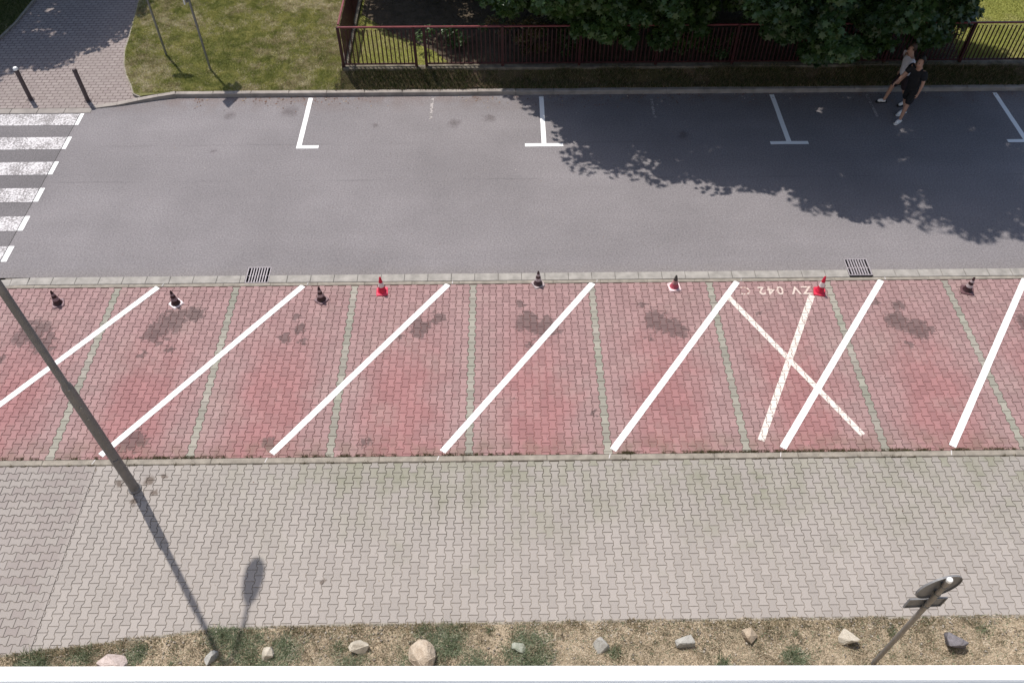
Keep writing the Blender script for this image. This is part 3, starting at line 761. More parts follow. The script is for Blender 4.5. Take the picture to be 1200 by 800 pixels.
blades('lawn_grass', xy, .35, .042, col, 1.1, .014)
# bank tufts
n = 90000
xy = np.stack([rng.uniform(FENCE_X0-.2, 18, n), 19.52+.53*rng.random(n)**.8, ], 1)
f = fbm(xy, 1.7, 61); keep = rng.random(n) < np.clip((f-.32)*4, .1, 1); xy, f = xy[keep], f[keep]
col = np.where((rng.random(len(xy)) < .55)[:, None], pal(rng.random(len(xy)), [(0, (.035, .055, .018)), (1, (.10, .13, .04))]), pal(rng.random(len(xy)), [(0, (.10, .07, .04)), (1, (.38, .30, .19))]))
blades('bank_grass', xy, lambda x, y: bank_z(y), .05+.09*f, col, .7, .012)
# weeds in the seam between red bays and edging
P = []
for x0, x1, k in ((-6.4, -4.3, 60), (-3.0, -1.3, 40), (-1.0, 1.2, 50), (3.9, 8.3, 190), (8.7, 11.2, 70), (-9.3, -6.6, 50), (2.75, 2.95, 40), (-6.4, 11, 60)):
    for _ in range(k):
        cx = rng.uniform(x0, x1); cy = 8.20 if rng.random() > .1 else 8.07; P += [(cx+rng.normal(0, .02), cy+abs(rng.normal(0, .018)), 0) for _ in range(rng.integers(6, 26))]
P = np.array(P)
blades('seam_weeds', P[:, :2], 0.0, .03, pal(rng.random(len(P)), [(0, (.06, .055, .025)), (.6, (.12, .10, .05)), (1, (.25, .20, .12))]), 1.0, .012)

# leaf litter and seed husks blown along the far kerb
n = 900
xy = np.stack([rng.uniform(-7.5, 15, n), 19.40-np.abs(rng.normal(0, .22, n))], 1)
cl = fbm(xy, .9, 71); xy = xy[rng.random(n) < np.clip((cl-.35)*3, .05, 1)]
xy = np.concatenate([xy, np.stack([rng.uniform(-8, 14, 160), rng.uniform(13.2, 19.2, 160)], 1), np.stack([rng.uniform(-9, 11, 150), rng.uniform(5.3, 12.4, 150)], 1)])
k = len(xy); a = rng.uniform(0, 6.28, k); sz = rng.uniform(.012, .034, k); sz[-310:] *= .45
V = np.zeros((k, 4, 3)); 
for j, (u, w) in enumerate(((1, 0), (0, .5), (-1, 0), (0, -.5))):
    V[:, j, 0] = xy[:, 0]+sz*(u*np.cos(a)-w*np.sin(a)); V[:, j, 1] = xy[:, 1]+sz*(u*np.sin(a)+w*np.cos(a)); V[:, j, 2] = .007+.012*rng.random(k)*(j == 0)
col = np.repeat(pal(rng.random(k), [(0, (.10, .05, .03)), (.6, (.24, .12, .07)), (.85, (.35, .27, .17)), (1, (.6, .55, .48))]), 4, 0)
tag(link(bpy.data.objects.new('leaf_litter', fast_mesh('leaf_litter', V.reshape(-1, 3), (np.array([(0, 1, 2), (0, 2, 3)])[None]+4*np.arange(k)[:, None, None]).reshape(-1, 3), M['grass'], col))), kind='stuff')

# ------------------------------------------------------------------ rocks in the dry strip
def rock(x, y, sx, sy, sz, seed, mat, label, rz=0.0, rnd=.15, npts=16, tilt=0.0):
    r = random.Random(seed); bm = bmesh.new()
    for _ in range(npts):
        v = Vector((r.gauss(0, 1), r.gauss(0, 1), r.gauss(0, 1))).normalized()
        v = Vector([math.copysign(abs(c)**(1-rnd), c) for c in v])
        bm.verts.new((v.x*sx/2, v.y*sy/2, v.z*sz*.62))
    ret = bmesh.ops.convex_hull(bm, input=bm.verts[:]); bmesh.ops.delete(bm, geom=[e for e in ret['geom_interior'] if isinstance(e, bmesh.types.BMVert)], context='VERTS')
    bmesh.ops.bevel(bm, geom=bm.edges[:], offset=.012, segments=2, affect='EDGES', profile=.6)
    bmesh.ops.triangulate(bm, faces=bm.faces[:]); bmesh.ops.subdivide_edges(bm, edges=[e for e in bm.edges if e.calc_length() > .05], cuts=1)
    bm.normal_update()
    for v in bm.verts: v.co += v.normal*r.uniform(-.004, .004)
    me = bpy.data.meshes.new('rock'); bm.to_mesh(me); bm.free(); me.materials.append(mat)
    o = link(bpy.data.objects.new('rock', me)); o.location = (x, y, float(strip_z(x, y))+sz*.20); o.rotation_euler = (tilt, 0, rz)
    return tag(o, label, 'rock', 'rocks set along the dry grass strip')
def stone_mat(name, c, c2):
    k = NT(name); q = k.mix(k.ramp(k.noise(9, 6, .65), .38, .62), c, c2); k.bump(k.noise(45, 5, .7), .6, .012); return k.done(k.hsv(q, k.ramp(k.noise(70, 3), .3, .7, .82, 1.15)), .92, .2)
SM = {'pink': stone_mat('stone_pink', (.50, .42, .39), (.40, .33, .30)), 'grey': stone_mat('stone_grey', (.36, .35, .32), (.28, .27, .25)), 'cream': stone_mat('stone_cream', (.46, .42, .35), (.36, .32, .26)),
      'tan': stone_mat('stone_tan', (.40, .33, .25), (.33, .26, .19)), 'beige': stone_mat('stone_beige', (.46, .39, .31), (.37, .30, .23)), 'slate': stone_mat('stone_slate', (.20, .185, .20), (.15, .14, .15)), 'green': stone_mat('stone_green', (.33, .34, .29), (.24, .26, .20))}
rock(-5.28, 4.56, .46, .26, .22, 3, SM['pink'], 'long knobbly pinkish white rock left of the lamp shadow', rnd=.3, npts=26)
rock(-3.80, 4.60, .28, .24, .18, 8, SM['grey'], 'small pale grey wedge rock in the shadow of the lamp', .4, npts=9)
rock(-2.97, 4.66, .21, .25, .18, 12, SM['cream'], 'small cream angular rock beside the green weeds under the lamp shadow', .2)
rock(-1.58, 4.74, .36, .26, .22, 21, SM['cream'], 'pale triangular rock with a flat top and pointed side', .1, npts=8)
rock(-.62, 4.60, .42, .48, .36, 31, SM['beige'], 'largest rock, smooth rounded beige boulder next to a green tuft', .3, rnd=.05, npts=60)
rock(.84, 4.72, .26, .17, .12, 41, SM['green'], 'flat pale rock half buried in green weeds', -.3)
rock(2.10, 4.72, .30, .28, .2, 52, SM['grey'], 'split grey rock with a mossy lower piece', .3, npts=12)
rock(3.38, 4.78, .34, .22, .2, 61, SM['grey'], 'flat-topped grey slab rock above a yellow dry patch', .05, rnd=.4, npts=10)
rock(4.37, 4.86, .25, .27, .22, 73, SM['tan'], 'small tan rock with a dark crevice, nearest the paving edge', .7, npts=13)
rock(5.93, 4.80, .42, .32, .26, 82, SM['cream'], 'cream angular rock beside the foot of the round road sign', .0, npts=9)
rock(7.47, 4.74, .36, .36, .3, 95, SM['slate'], 'dark purple grey rock with a blocky flat face', .2, rnd=.4, npts=12)

# ------------------------------------------------------------------ traffic cones
def traffic_cone(px, py, label, rz, base_c, bands, h=.38, base_w=.24):
    p = G(px, py); t = empty('traffic_cone', (p[0], p[1], .0015), rz)
    tag(t, label, 'traffic cone', 'traffic cones along the kerb')
    def cm(c):
        k = 'cone_%d_%d_%d' % tuple(int(v*1000) for v in c)
        if k not in bpy.data.materials: plain(k, c, .5, .3, 18)
        return bpy.data.materials[k]
    w = base_w/2; b = MB(); cr = .05
    poly = []
    for sx, sy, a0 in ((1, 1, 0), (-1, 1, 90), (-1, -1, 180), (1, -1, 270)):
        for k in range(4):
            a = R(a0+30*k); poly.append((sx*(w-cr)+cr*math.cos(a), sy*(w-cr)+cr*math.sin(a)))
    n = len(poly); V = [(x, y, 0) for x, y in poly]+[(x, y, .018) for x, y in poly]+[(x*.93, y*.93, .028) for x, y in poly]
    b.add(V, [tuple(range(2*n, 3*n))]+[(i, (i+1) % n, n+(i+1) % n, n+i) for i in range(n)]+[(n+i, n+(i+1) % n, 2*n+(i+1) % n, 2*n+i) for i in range(n)])
    for sx in (-1, 1):
        for sy in (-1, 1): b.box((sx*w*.8, sy*w*.8, .001), (.04, .04, .004))
    b.build('base', cm(base_c), t)
    r0, r1 = .088, .019
    z0 = .028
    for k, (f1, c) in enumerate(bands):
        za, zb = (z0 if k == 0 else .028+(h-.028)*bands[k-1][0]), .028+(h-.028)*f1
        ra = lambda z: r0+(r1-r0)*(z-.028)/(h-.028)
        pr = [(ra(za)+(.012 if k == 0 else 0), za), (ra(za+.012), za+.012), (ra(zb), zb)] if k == 0 else [(ra(za), za), (ra(zb), zb)]
        if k == len(bands)-1: pr += [(r1*.75, h+.006), (.011, h+.004), (.010, h-.03)]
        q = MB(); q.lathe(pr, 20); o = q.build('sleeve' if k % 2 == 0 else 'stripe', cm(c), t, True); shade_smooth_angle(o, 50)
    return t
DK, PALE = (.035, .012, .015), (.34, .25, .25); DM = (.052, .030, .032)
RD, WH = (.52, .012, .045), (.70, .62, .60)
b5 = lambda d, p: [(.30, d), (.50, p), (.68, d), (.82, p), (1.0, d)]
traffic_cone(68.5, 356, 'dark maroon cone with two dull stripes in the leftmost bay, beside the lamp pole', R(20), (.20, .13, .14), b5(DK, (.25, .17, .18)))
traffic_cone(206.5, 356, 'dark striped cone standing on a white square base', R(50), (.72, .62, .63), b5(DK, (.24, .17, .18)))
traffic_cone(377, 351.5, 'dark maroon striped cone just below the drain grate by the kerb', R(52), (.15, .09, .10), b5(DK, PALE))
traffic_cone(448, 342, 'bright red cone with one white stripe, beside the striped grey bay line', R(4), (.62, .05, .10), [(.38, RD), (.66, WH), (1.0, RD)], .43)
traffic_cone(630.5, 333, 'dark striped cone standing right on the kerb edging', R(25), (.36, .30, .30), b5(DM, (.42, .36, .36)))
traffic_cone(790, 336.5, 'faded red cone with a dark grey tip on a pale base', R(8), (.66, .50, .50), [(.34, (.36, .06, .09)), (.62, (.40, .20, .20)), (1.0, (.05, .045, .04))], .34, .26)
traffic_cone(960, 342, 'bright red cone with one white stripe, next to the stencilled number', R(-14), (.60, .03, .07), [(.38, RD), (.66, WH), (1.0, RD)], .45)
traffic_cone(1133, 340.5, 'dark maroon cone with pale stripes and a dark square base, past the crossed bay', R(-20), (.11, .055, .06), b5(DK, (.46, .38, .38)), .38, .26)

# ------------------------------------------------------------------ street lamp
lx, ly = -5.80, 7.59
lamp = tag(empty('street_lamp', (lx, ly, 0)), 'dark grey stepped steel lamp post standing on the footpath', 'street lamp')
b = MB(); b.lathe([(.0, -.02), (.082, -.02), (.082, 2.90), (.074, 2.97), (.055, 3.0), (.055, 5.9), (.045, 5.95), (.042, 8.2)], 20); shade_smooth_angle(b.build('pole', M['lamp_steel'], lamp), 35)
b = MB(); b.lathe([(.0, .004), (.11, .004), (.112, .03), (.09, .045), (.083, .12), (.083, .0)], 20); b.build('base_collar', M['lamp_steel'], lamp)
b = MB(); b.box((.045, -.066, .85), (.085, .03, .34), rz=R(34)); dr_ = b.build('service_door', M['lamp_steel'], lamp)
for z in (2.2, 2.5, 2.94):
    b = MB(); b.tube([(.040, -.05, z), (.058, -.072, z)], .018, 8); b.build('bolt', M['kerb'], lamp)
arc = [(0, 0, 8.15)]+[(0.02*k/8, .55*(1-math.cos(R(11.25*k))), 8.15+.55*math.sin(R(11.25*k))*1.25) for k in range(1, 9)]+[(.02, 1.25, 8.86)]
b = MB(); b.tube(arc, [.040]*4+[.032]*6, 12); shade_smooth_angle(b.build('arm', M['lamp_steel'], lamp), 60)
b = MB()
prof = [(1.18, .045, .05), (1.26, .098, .075), (1.40, .14, .095), (1.60, .168, .105), (1.80, .158, .10), (1.92, .10, .08), (1.97, .05, .05)]
V = []; F = []; nn = 16
for (y, w, h_) in prof: V += [(.02+w*math.cos(2*math.pi*k/nn), y, 8.87+(h_ if math.sin(2*math.pi*k/nn) > 0 else h_*.45)*math.sin(2*math.pi*k/nn)) for k in range(nn)]
for i in range(len(prof)-1): F += [(i*nn+k, i*nn+(k+1) % nn, (i+1)*nn+(k+1) % nn, (i+1)*nn+k) for k in range(nn)]
F += [tuple(range(nn)), tuple((len(prof)-1)*nn+k for k in range(nn-1, -1, -1))]
b.add(V, F); shade_smooth_angle(b.build('lamp_head', M['lamp_steel'], lamp), 60)

# ------------------------------------------------------------------ road signs
def disc(b, c, r, n, nrm_az, th=.006, rim=.02):
    """vertical round plate facing azimuth nrm_az (angle of the front normal in xy)"""
    d = Vector((math.cos(nrm_az), math.sin(nrm_az), 0)); s = Vector((-d.y, d.x, 0)); c = Vector(c)
    ring = lambda rr, o: [c+s*(rr*math.cos(2*math.pi*k/n))+Vector((0, 0, rr*math.sin(2*math.pi*k/n)))+d*o for k in range(n)]
    A = ring(r, th); B_ = ring(r, -rim); C_ = ring(r-.012, -rim); D_ = ring(r-.012, 0)
    V = [*A, *B_, *C_, *D_]
    F = [tuple(range(n)), tuple(range(4*n-1, 3*n-1, -1))]
    for k in range(n):
        j = (k+1) % n
        F += [(n+k, n+j, j, k), (2*n+k, 2*n+j, n+j, n+k), (3*n+k, 3*n+j, 2*n+j, 2*n+k)]
    b.add([tuple(v) for v in V], F)
def plate(b, c, w, h, az, th=.006, rim=.02):
    d = Vector((math.cos(az), math.sin(az), 0)); s = Vector((-d.y, d.x, 0)); c = Vector(c); z = Vector((0, 0, 1))
    def bx_(cc, ww, hh, tt): 
        P = [cc+s*(i*ww/2)+z*(j*hh/2)+d*(k*tt/2) for k in (-1, 1) for j in (-1, 1) for i in (-1, 1)]
        b.add([tuple(p) for p in P], [(0, 2, 3, 1), (4, 5, 7, 6), (0, 1, 5, 4), (2, 6, 7, 3), (0, 4, 6, 2), (1, 3, 7, 5)])
    bx_(c, w, h, th)
    for sg in (-1, 1):
        bx_(c+s*(sg*(w/2-.006))-d*(rim/2+th/2), .012, h, rim); bx_(c+z*(sg*(h/2-.006))-d*(rim/2+th/2), w-.026, .012, rim)
def clamp(b, c, r, az):
    d = Vector((math.cos(az), math.sin(az), 0)); c = Vector(c)
    b.lathe([(r+.002, -.015), (r+.008, -.015), (r+.008, .015), (r+.002, .015)], 14, tuple(c)); b.box(tuple(c+d*(r+.016)), (.03, .05, .03), rz=az)
def face_disc(name, c, r, az, mat, parent, off, n=28):
    d = Vector((math.cos(az), math.sin(az), 0)); s = Vector((-d.y, d.x, 0)); c = Vector(c)+d*off
    return obj(name, [tuple(c+s*(r*math.cos(2*math.pi*k/n))+Vector((0, 0, r*math.sin(2*math.pi*k/n)))) for k in range(n)], [tuple(range(n))], mat, parent)

# round sign with a plate below it, seen from behind, at the foot of the building
sx_, sy_ = 6.16, 4.42
s1 = tag(empty('road_sign', (sx_, sy_, float(strip_z(sx_, sy_)))), 'grey post with round sign and rectangular plate, seen from behind, in dry grass', 'road sign')
b = MB(); b.tube([(0, 0, -.05), (0, 0, 2.93)], .035, 16, cap=False); shade_smooth_angle(b.build('post', M['sign_post'], s1), 60)
b = MB(); b.lathe([(.036, 2.90), (.038, 2.94), (.03, 2.955), (0, 2.96)], 16); b.build('post_cap', M['sign_white'], s1)
AZ1 = R(101)
b = MB(); disc(b, (.0, .055, 2.62), .30, 28, AZ1); rp = b.build('round_plate', M['sign_back'], s1)
face_disc('sign_face', (.0, .055, 2.62), .285, AZ1, M['sign_white'], rp, .0075)
AZ2 = R(92)
b = MB(); plate(b, (-.0, .055, 2.15), .50, .26, AZ2); b.build('rectangular_plate', M['sign_back'], s1)
for z, a_ in ((2.52, AZ1), (2.74, AZ1), (2.15, AZ2)):
    b = MB(); clamp(b, (0, 0, z), .035, a_); b.build('clamp', M['steel'], s1)

# two posts on the left lawn
p1x, p1y = -8.66, 21.25
s2 = tag(empty('road_sign', (p1x, p1y, lawn_z(0, p1y))), 'slim grey post on the lawn whose round sign casts a thin flat shadow', 'road sign')
b = MB(); b.tube([(0, 0, -.05), (0, 0, 2.95)], .03, 14); shade_smooth_angle(b.build('post', M['steel'], s2), 60)
b = MB(); disc(b, (0, -.05, 2.62), .30, 28, R(-90)); rp = b.build('round_plate', M['sign_back'], s2)
face_disc('sign_face', (0, -.05, 2.62), .285, R(-90), M['sign_blue'], rp, .0075)
for z in (2.5, 2.74):
    b = MB(); clamp(b, (0, 0, z), .03, R(-90)); b.build('clamp', M['steel'], s2)
p2x, p2y = -7.29, 20.53
s3 = tag(empty('road_sign', (p2x, p2y, lawn_z(0, p2y))), 'grey post beside the kerb with a square blue sign turned along the road', 'road sign')
b = MB(); b.tube([(0, 0, -.05), (0, 0, 3.25)], .03, 14); shade_smooth_angle(b.build('post', M['steel'], s3), 60)
AZ3 = R(-22)
b = MB(); plate(b, (.05, -.02, 2.78), .75, .75, AZ3); sq_ = b.build('square_plate', M['sign_back'], s3)
d3 = Vector((math.cos(AZ3), math.sin(AZ3), 0)); q3 = Vector((-d3.y, d3.x, 0)); c3 = Vector((.05, -.02, 2.78))+d3*.0075
def quad3(name, w, h, mat, off=0.0, dz=0.0):
    c_ = c3+d3*off+Vector((0, 0, dz)); return obj(name, [tuple(c_+q3*(i*w/2)+Vector((0, 0, j*h/2))) for i, j in ((-1, -1), (1, -1), (1, 1), (-1, 1))], [(0, 1, 2, 3)], mat, sq_)
quad3('sign_face', .71, .71, M['sign_blue'])
c_ = c3+d3*.003
obj('white_triangle', [tuple(c_+q3*-.29+Vector((0, 0, -.25))), tuple(c_+q3*.29+Vector((0, 0, -.25))), tuple(c_+Vector((0, 0, .26)))], [(0, 1, 2)], M['sign_white'], sq_)
b = MB(); plate(b, (.05, -.02, 2.18), .34, .36, AZ3); b.build('lower_plate', M['sign_back'], s3)
for dx in (-.05, .05):
    b = MB(); c4 = Vector((.05, -.02, 2.16))+d3*.006+q3*dx; b.box(tuple(c4), (.006, .03, .16), rz=AZ3); b.build('bracket', M['bollard'], s3)
b = MB(); b.box((-.10, -.10, 2.04), (.03, .03, .24)); b.build('reflector', M['sign_white'], s3)

# ------------------------------------------------------------------ bollards
for i, (px, py) in enumerate(((36.2, 116.5), (103.3, 118.3))):
    p = G(px, py, path_z(0, 19.4))
    t = tag(empty('bollard', (p[0], p[1], path_z(0, p[1])-.004)), ['dark bollard with a pale cap, opposite the zebra crossing', 'plain dark bollard where the kerb starts to rise'][i], 'bollard', 'bollards at the path mouth')
    b = MB(); b.lathe([(0, -.05), (.062, -.05), (.062, .02), (.055, .025), (.055, .90), (.053, .905)], 18); shade_smooth_angle(b.build('post', M['bollard'], t), 40)
    b = MB(); b.lathe([(.058, .88), (.06, .90), (.058, .93), (.04, .95), (0, .955)], 18); shade_smooth_angle(b.build('cap', M['sign_white'] if i == 0 else M['bollard'], t), 40)
    b = MB(); b.lathe([(.062, .004), (.10, .004), (.10, .012), (.062, .018)], 18); b.build('foot_ring', M['bollard'], t)

# ------------------------------------------------------------------ fences
PIT, TOPZ = .45, 1.57
q = MB(); q.box((0, 0, 0), (.030, .014, TOPZ-PIT-.13)); pick_me = mesh('picket', q.V, q.F, M['fence'])
q = MB(); q.box((0, 0, 0), (.014, .036, TOPZ-PIT-.13)); pick_side = mesh('picket', q.V, q.F, M['fence'])
q = MB(); q.box((0, 0, 0), (.07, .07, TOPZ-PIT+.02)); post_me = mesh('post', q.V, q.F, M['fence'])
def plinth_mesh(x0, x1, ya, yb, ztop):
    b = MB(); k = max(1, int(round(max(x1-x0, yb-ya)/2.0)))
    return b
front = tag(empty('metal_fence', (FENCE_X0, FENCE_Y, 0)), 'maroon metal picket fence on a concrete plinth along the road', 'fence')
def fr(name, c, d, mat): 
    b = MB(); b.box((c[0]-FENCE_X0, c[1]-FENCE_Y, c[2]), d, bev=.006); return b.build(name, mat, front)
posts = [FENCE_X0+.035, -1.63, -1.36]+[.66+2.035*k for k in range(12)]
for x in posts:
    o = link(bpy.data.objects.new('post', post_me), front); o.location = (x-FENCE_X0, 0, (TOPZ+PIT)/2)
for a, c in zip(posts[:-1], posts[1:]):
    w = c-a-.07
    if w > .4:
        fr('plinth', ((a+c)/2, FENCE_Y-.01, PIT/2+.03), (c-a-.006, .20, PIT-.06), M['plinth'])
        fr('rail', ((a+c)/2, FENCE_Y, PIT+.075), (w, .035, .035), M['fence'])
        k = int(round(w/.112))
        for j in range(k):
            o = link(bpy.data.objects.new('picket', pick_me), front); o.location = (a+.035+(j+.5)*w/k-FENCE_X0, -.022, (TOPZ+PIT)/2+.0)
    else:
        fr('plinth', ((a+c)/2, FENCE_Y-.01, PIT/2+.02), (c-a-.006, .20, PIT-.08), M['plinth'])
    fr('top_rail', ((a+c)/2, FENCE_Y, TOPZ+.0), (c-a-.004, .05, .035), M['rail_lit'])
side = tag(empty('metal_fence', (FENCE_X0, FENCE_Y+.1, 0)), 'maroon metal picket fence running back from the corner between two lawns', 'fence')
def sr(name, c, d, mat):
    b = MB(); b.box((c[0]-FENCE_X0, c[1]-FENCE_Y-.1, c[2]), d, bev=.006); return b.build(name, mat, side)
ys = [FENCE_Y+.13+2.03*k for k in range(5)]
for a, c in zip(ys[:-1], ys[1:]):
    o = link(bpy.data.objects.new('post', post_me), side); o.location = (.035, c-FENCE_Y-.1, (TOPZ+PIT)/2)
    sr('plinth', (FENCE_X0+.035, (a+c)/2, PIT/2+.03), (.18, c-a-.006, PIT-.06), M['plinth'])
    sr('rail', (FENCE_X0+.035, (a+c)/2, PIT+.075), (.035, c-a-.074, .035), M['fence'])
    sr('top_rail', (FENCE_X0+.035, (a+c)/2, TOPZ), (.05, c-a-.004, .035), M['rail_lit'])
    for j in range(18):
        o = link(bpy.data.objects.new('picket', pick_side), side); o.location = (.035+.024, a+.035+(j+.5)*(c-a-.07)/18-FENCE_Y-.1, (TOPZ+PIT)/2)

# ------------------------------------------------------------------ trees
def leaf_star(kind='maple'):
    if kind == 'maple':
        P = [(0, -.42), (.16, -.22), (.46, -.26), (.30, 0), (.50, .28), (.17, .24), (0, .60), (-.17, .24), (-.50, .28), (-.30, 0), (-.46, -.26), (-.16, -.22)]
        T = [(0, 1, 11), (1, 2, 3), (3, 4, 5), (5, 6, 7), (7, 8, 9), (9, 10, 11), (1, 3, 11), (3, 9, 11), (3, 5, 9), (5, 7, 9)]
    else:
        P = [(0, -.5), (.22, 0), (0, .5), (-.22, 0)]; T = [(0, 1, 3), (1, 2, 3)]
    return np.array(P), T
def leaf_cloud(centres, radii, per, size, kind='maple', fill=.45, down=.35):
    P, T = leaf_star(kind); nc = len(centres); N = nc*per
    u = rng.normal(size=(N, 3)); u /= np.linalg.norm(u, axis=1)[:, None]
    r = rng.random(N)**fill; c = np.repeat(centres, per, 0)+u*(r*np.repeat(radii, per))[:, None]*np.array([1, 1, .8])
    nrm = u*.5+rng.normal(size=(N, 3))*.5+np.array([0, 0, .75]); nrm /= np.linalg.norm(nrm, axis=1)[:, None]
    a = np.cross(nrm, rng.normal(size=(N, 3))); a /= np.linalg.norm(a, axis=1)[:, None]; b_ = np.cross(nrm, a)
    s = size*rng.uniform(.6, 1.25, N); k = len(P)
    V = c[:, None, :]+(P[None, :, 0, None]*a[:, None, :]+P[None, :, 1, None]*b_[:, None, :])*s[:, None, None]
    V = V-(np.abs(P[None, :, 0])**1.5*s[:, None]*.35)[:, :, None]*nrm[:, None, :]
    F = (np.array(T)[None]+(np.arange(N)*k)[:, None, None]).reshape(-1, 3)
    return V.reshape(-1, 3), F
ALLOWED = [(540, -400), (556, 5), (600, 22), (640, 22), (668, 42), (700, 58), (745, 66), (790, 66), (818, 50), (842, 14), (880, 20), (905, 58), (930, 80), (965, 88), (990, 82), (1030, 70), (1060, 50), (1085, 66), (1110, 56), (1138, 26), (1150, -40), (1160, -400)]
def grow(trunk_xy, zbase, ell, S, n, seed, allowed, th, crad=(.42, .70), per=130, size=.17, mat='leaf', label='', group=None, limbs=26, zmin=1.0, skirt=None):
    r = np.random.default_rng(seed); C = []; (cx, cy, cz), (ax, ay, az) = ell
    while len(C) < n:
        p = np.array([cx, cy, cz])+r.uniform(-1, 1, (4000, 3))*np.array([ax, ay, az])
        q = ((p-np.array([cx, cy, cz]))/np.array([ax, ay, az])); d = np.linalg.norm(q, axis=1)
        ang = np.arctan2(q[:, 1], q[:, 0]); lim = 1-.10*np.abs(np.sin(ang*2.5+seed))-.06*np.sin(q[:, 2]*9+ang*3)
        ok = (d < lim) & (r.random(4000) < .25+.75*d**2) & (p[:, 2] > zmin)
        g_ = p[:, :2]+(p[:, 2:3]-.05)*SH
        # the crown's outline follows its shadow on the ground
        for dx, dy in ((.4, 0), (-.4, 0), (0, .4), (0, -.4), (0, 0)): ok &= inside(g_+np.array([dx, dy]), S)
        U, W_ = project(p)
        inframe = (U > -45) & (U < 1245) & (W_ > -45)
        if allowed is None: ok &= ~inframe
        else: ok &= ~inframe | inside(np.stack([U, W_+22], 1), allowed)
        C += list(p[ok])
    C = C[:n]
    if skirt:          # low branches that hang over and behind the fence
        m_, xa, xb = skirt; D = []
        while len(D) < m_:
            p = np.stack([r.uniform(xa, xb, 3000), r.uniform(19.55, 22.2, 3000), r.uniform(.8, 2.9, 3000)], 1)
            U, W_ = project(p); g_ = p[:, :2]+(p[:, 2:3]-.05)*SH
            ok = inside(np.stack([U, W_+12], 1), allowed) & (W_ > -40) & inside(g_+np.array([.3, 0]), S) & inside(g_-np.array([.3, 0]), S)
            D += list(p[ok])
        C += D[:m_]
    C = np.array(C); n = len(C); rad = r.uniform(*crad, n)
    U, W_ = project(C); low = (W_ > -30) & (U > 0) & (U < 1200); rad[low] *= .62
    t = tag(empty('broadleaf_tree', (trunk_xy[0], trunk_xy[1], zbase)), label, 'tree', group)
    off = np.array([trunk_xy[0], trunk_xy[1], zbase])
    V, F = leaf_cloud(C, rad, per, size)
    link(bpy.data.objects.new('crown', fast_mesh('crown', V-off, F, M[mat])), t)
    b = MB(); H = cz+az*.45
    tp = [(0, 0, -.1), (.02, .03, .5), (.05, -.03, zbase+1.6), (-.05, .05, H*.45), (.1, 0, H*.7), ((cx-off[0])*.6, (cy-off[1])*.6, H)]
    b.tube(tp, [th*1.35, th*1.05, th, th*.8, th*.55, th*.2], 12)
    sel = r.choice(n, limbs, replace=False)
    for k in sel:
        e = C[k]-off; z0 = max(1.6, min(e[2]*.55, H*.85)); f = np.interp(z0, [p[2] for p in tp], np.arange(len(tp))); i = int(f); s_ = Vector(tp[i]).lerp(Vector(tp[min(i+1, 5)]), f-i)
        mid = s_.lerp(Vector(e), .5)+Vector((0, 0, .35)); b.tube([s_, mid, Vector(e)], [th*.38, th*.22, .02], 7)
    shade_smooth_angle(b.build('trunk', M['bark'], t), 70)
    return t
S_MAIN = [(-3.3, 40), (-3.3, 22.3), (-2.6, 21.75), (-1.6, 20.75), (.2, 19.9), (.75, 19.3), (1.35, 18.6), (1.75, 17.6), (2.05, 16.75), (2.6, 16.25), (3.7, 16.05), (4.66, 15.4), (5.3, 15.35), (6.03, 15.1), (6.8, 15.35), (7.45, 15.2), (7.9, 14.6), (8.3, 14.7), (8.6, 14.35), (9.3, 14.5), (9.7, 14.35), (10.1, 13.95), (10.6, 13.85), (11.4, 13.4), (11.9, 13.9), (12.5, 13.6), (14, 14.2), (16, 16), (17, 18.5), (15.6, 19.9), (14.3, 20.7), (13.4, 21.3), (13.2, 22.8), (12.6, 25), (13, 40)]
grow((2.9, 23.6), .35, ((.6, 23.9, 4.9), (7.0, 5.8, 4.5)), S_MAIN, 620, 4, ALLOWED, .16, label='smaller dense maple behind the fence beside the sunlit corner of the garden', group='trees behind the maroon fence', skirt=(120, -.5, 6.0))
grow((9.3, 23.0), .35, ((8.3, 21.2, 6.2), (7.9, 6.7, 6.1)), S_MAIN, 1100, 5, ALLOWED, .24, mat='leaf_b', per=140, label='large broad maple overhanging the fence and shading the road', group='trees behind the maroon fence', limbs=40, skirt=(200, 5.6, 14.2))
S_LEFT = [(-30, 18.3), (-16, 18.9), (-14, 19.5), (-13, 20.25), (-12.5, 20.85), (-11.9, 20.8), (-11.6, 21.2), (-11.2, 21.4), (-10.5, 21.7), (-10.25, 22.1), (-9.95, 23.0), (-9.7, 23.6), (-9.9, 24.6), (-9.6, 40), (-30, 40)]
grow((-15.9, 26.2), .12, ((-14.4, 25.0, 6.6), (5.0, 5.2, 3.8)), S_LEFT, 330, 9, None, .2, zmin=2.4, label='tree left of the paved path whose crown shades it')

# shrubs in the shade behind the fence
def shrub(x, y, h, w, seed, label, n=26, per=70, mat='leaf_shrub', size=.10):
    r = np.random.default_rng(seed); C = np.stack([r.normal(0, w*.4, n), r.normal(0, w*.3, n), r.uniform(.15, h, n)], 1)
    t = tag(empty('shrub', (x, y, .35)), label, 'shrub', 'shrubs behind the maroon fence')
    V, F = leaf_cloud(C, r.uniform(.12, .24, n), per, size, 'oval'); link(bpy.data.objects.new('foliage', fast_mesh('foliage', V, F, M[mat])), t)
    b = MB()
    for k in range(min(n, 12)): b.tube([(r.normal(0, .04), r.normal(0, .04), -.02), tuple(C[k]*.5), tuple(C[k])], [.012, .009, .004], 5)
    b.build('stem', M['bark'], t)
shrub(1.35, 20.75, 1.05, .9, 1, 'rust tinged shrub behind the fence where the picket panels meet the trees')
shrub(2.5, 21.0, .8, .8, 2, 'low olive shrub in shade behind the fence, under the smaller tree', mat='leaf')
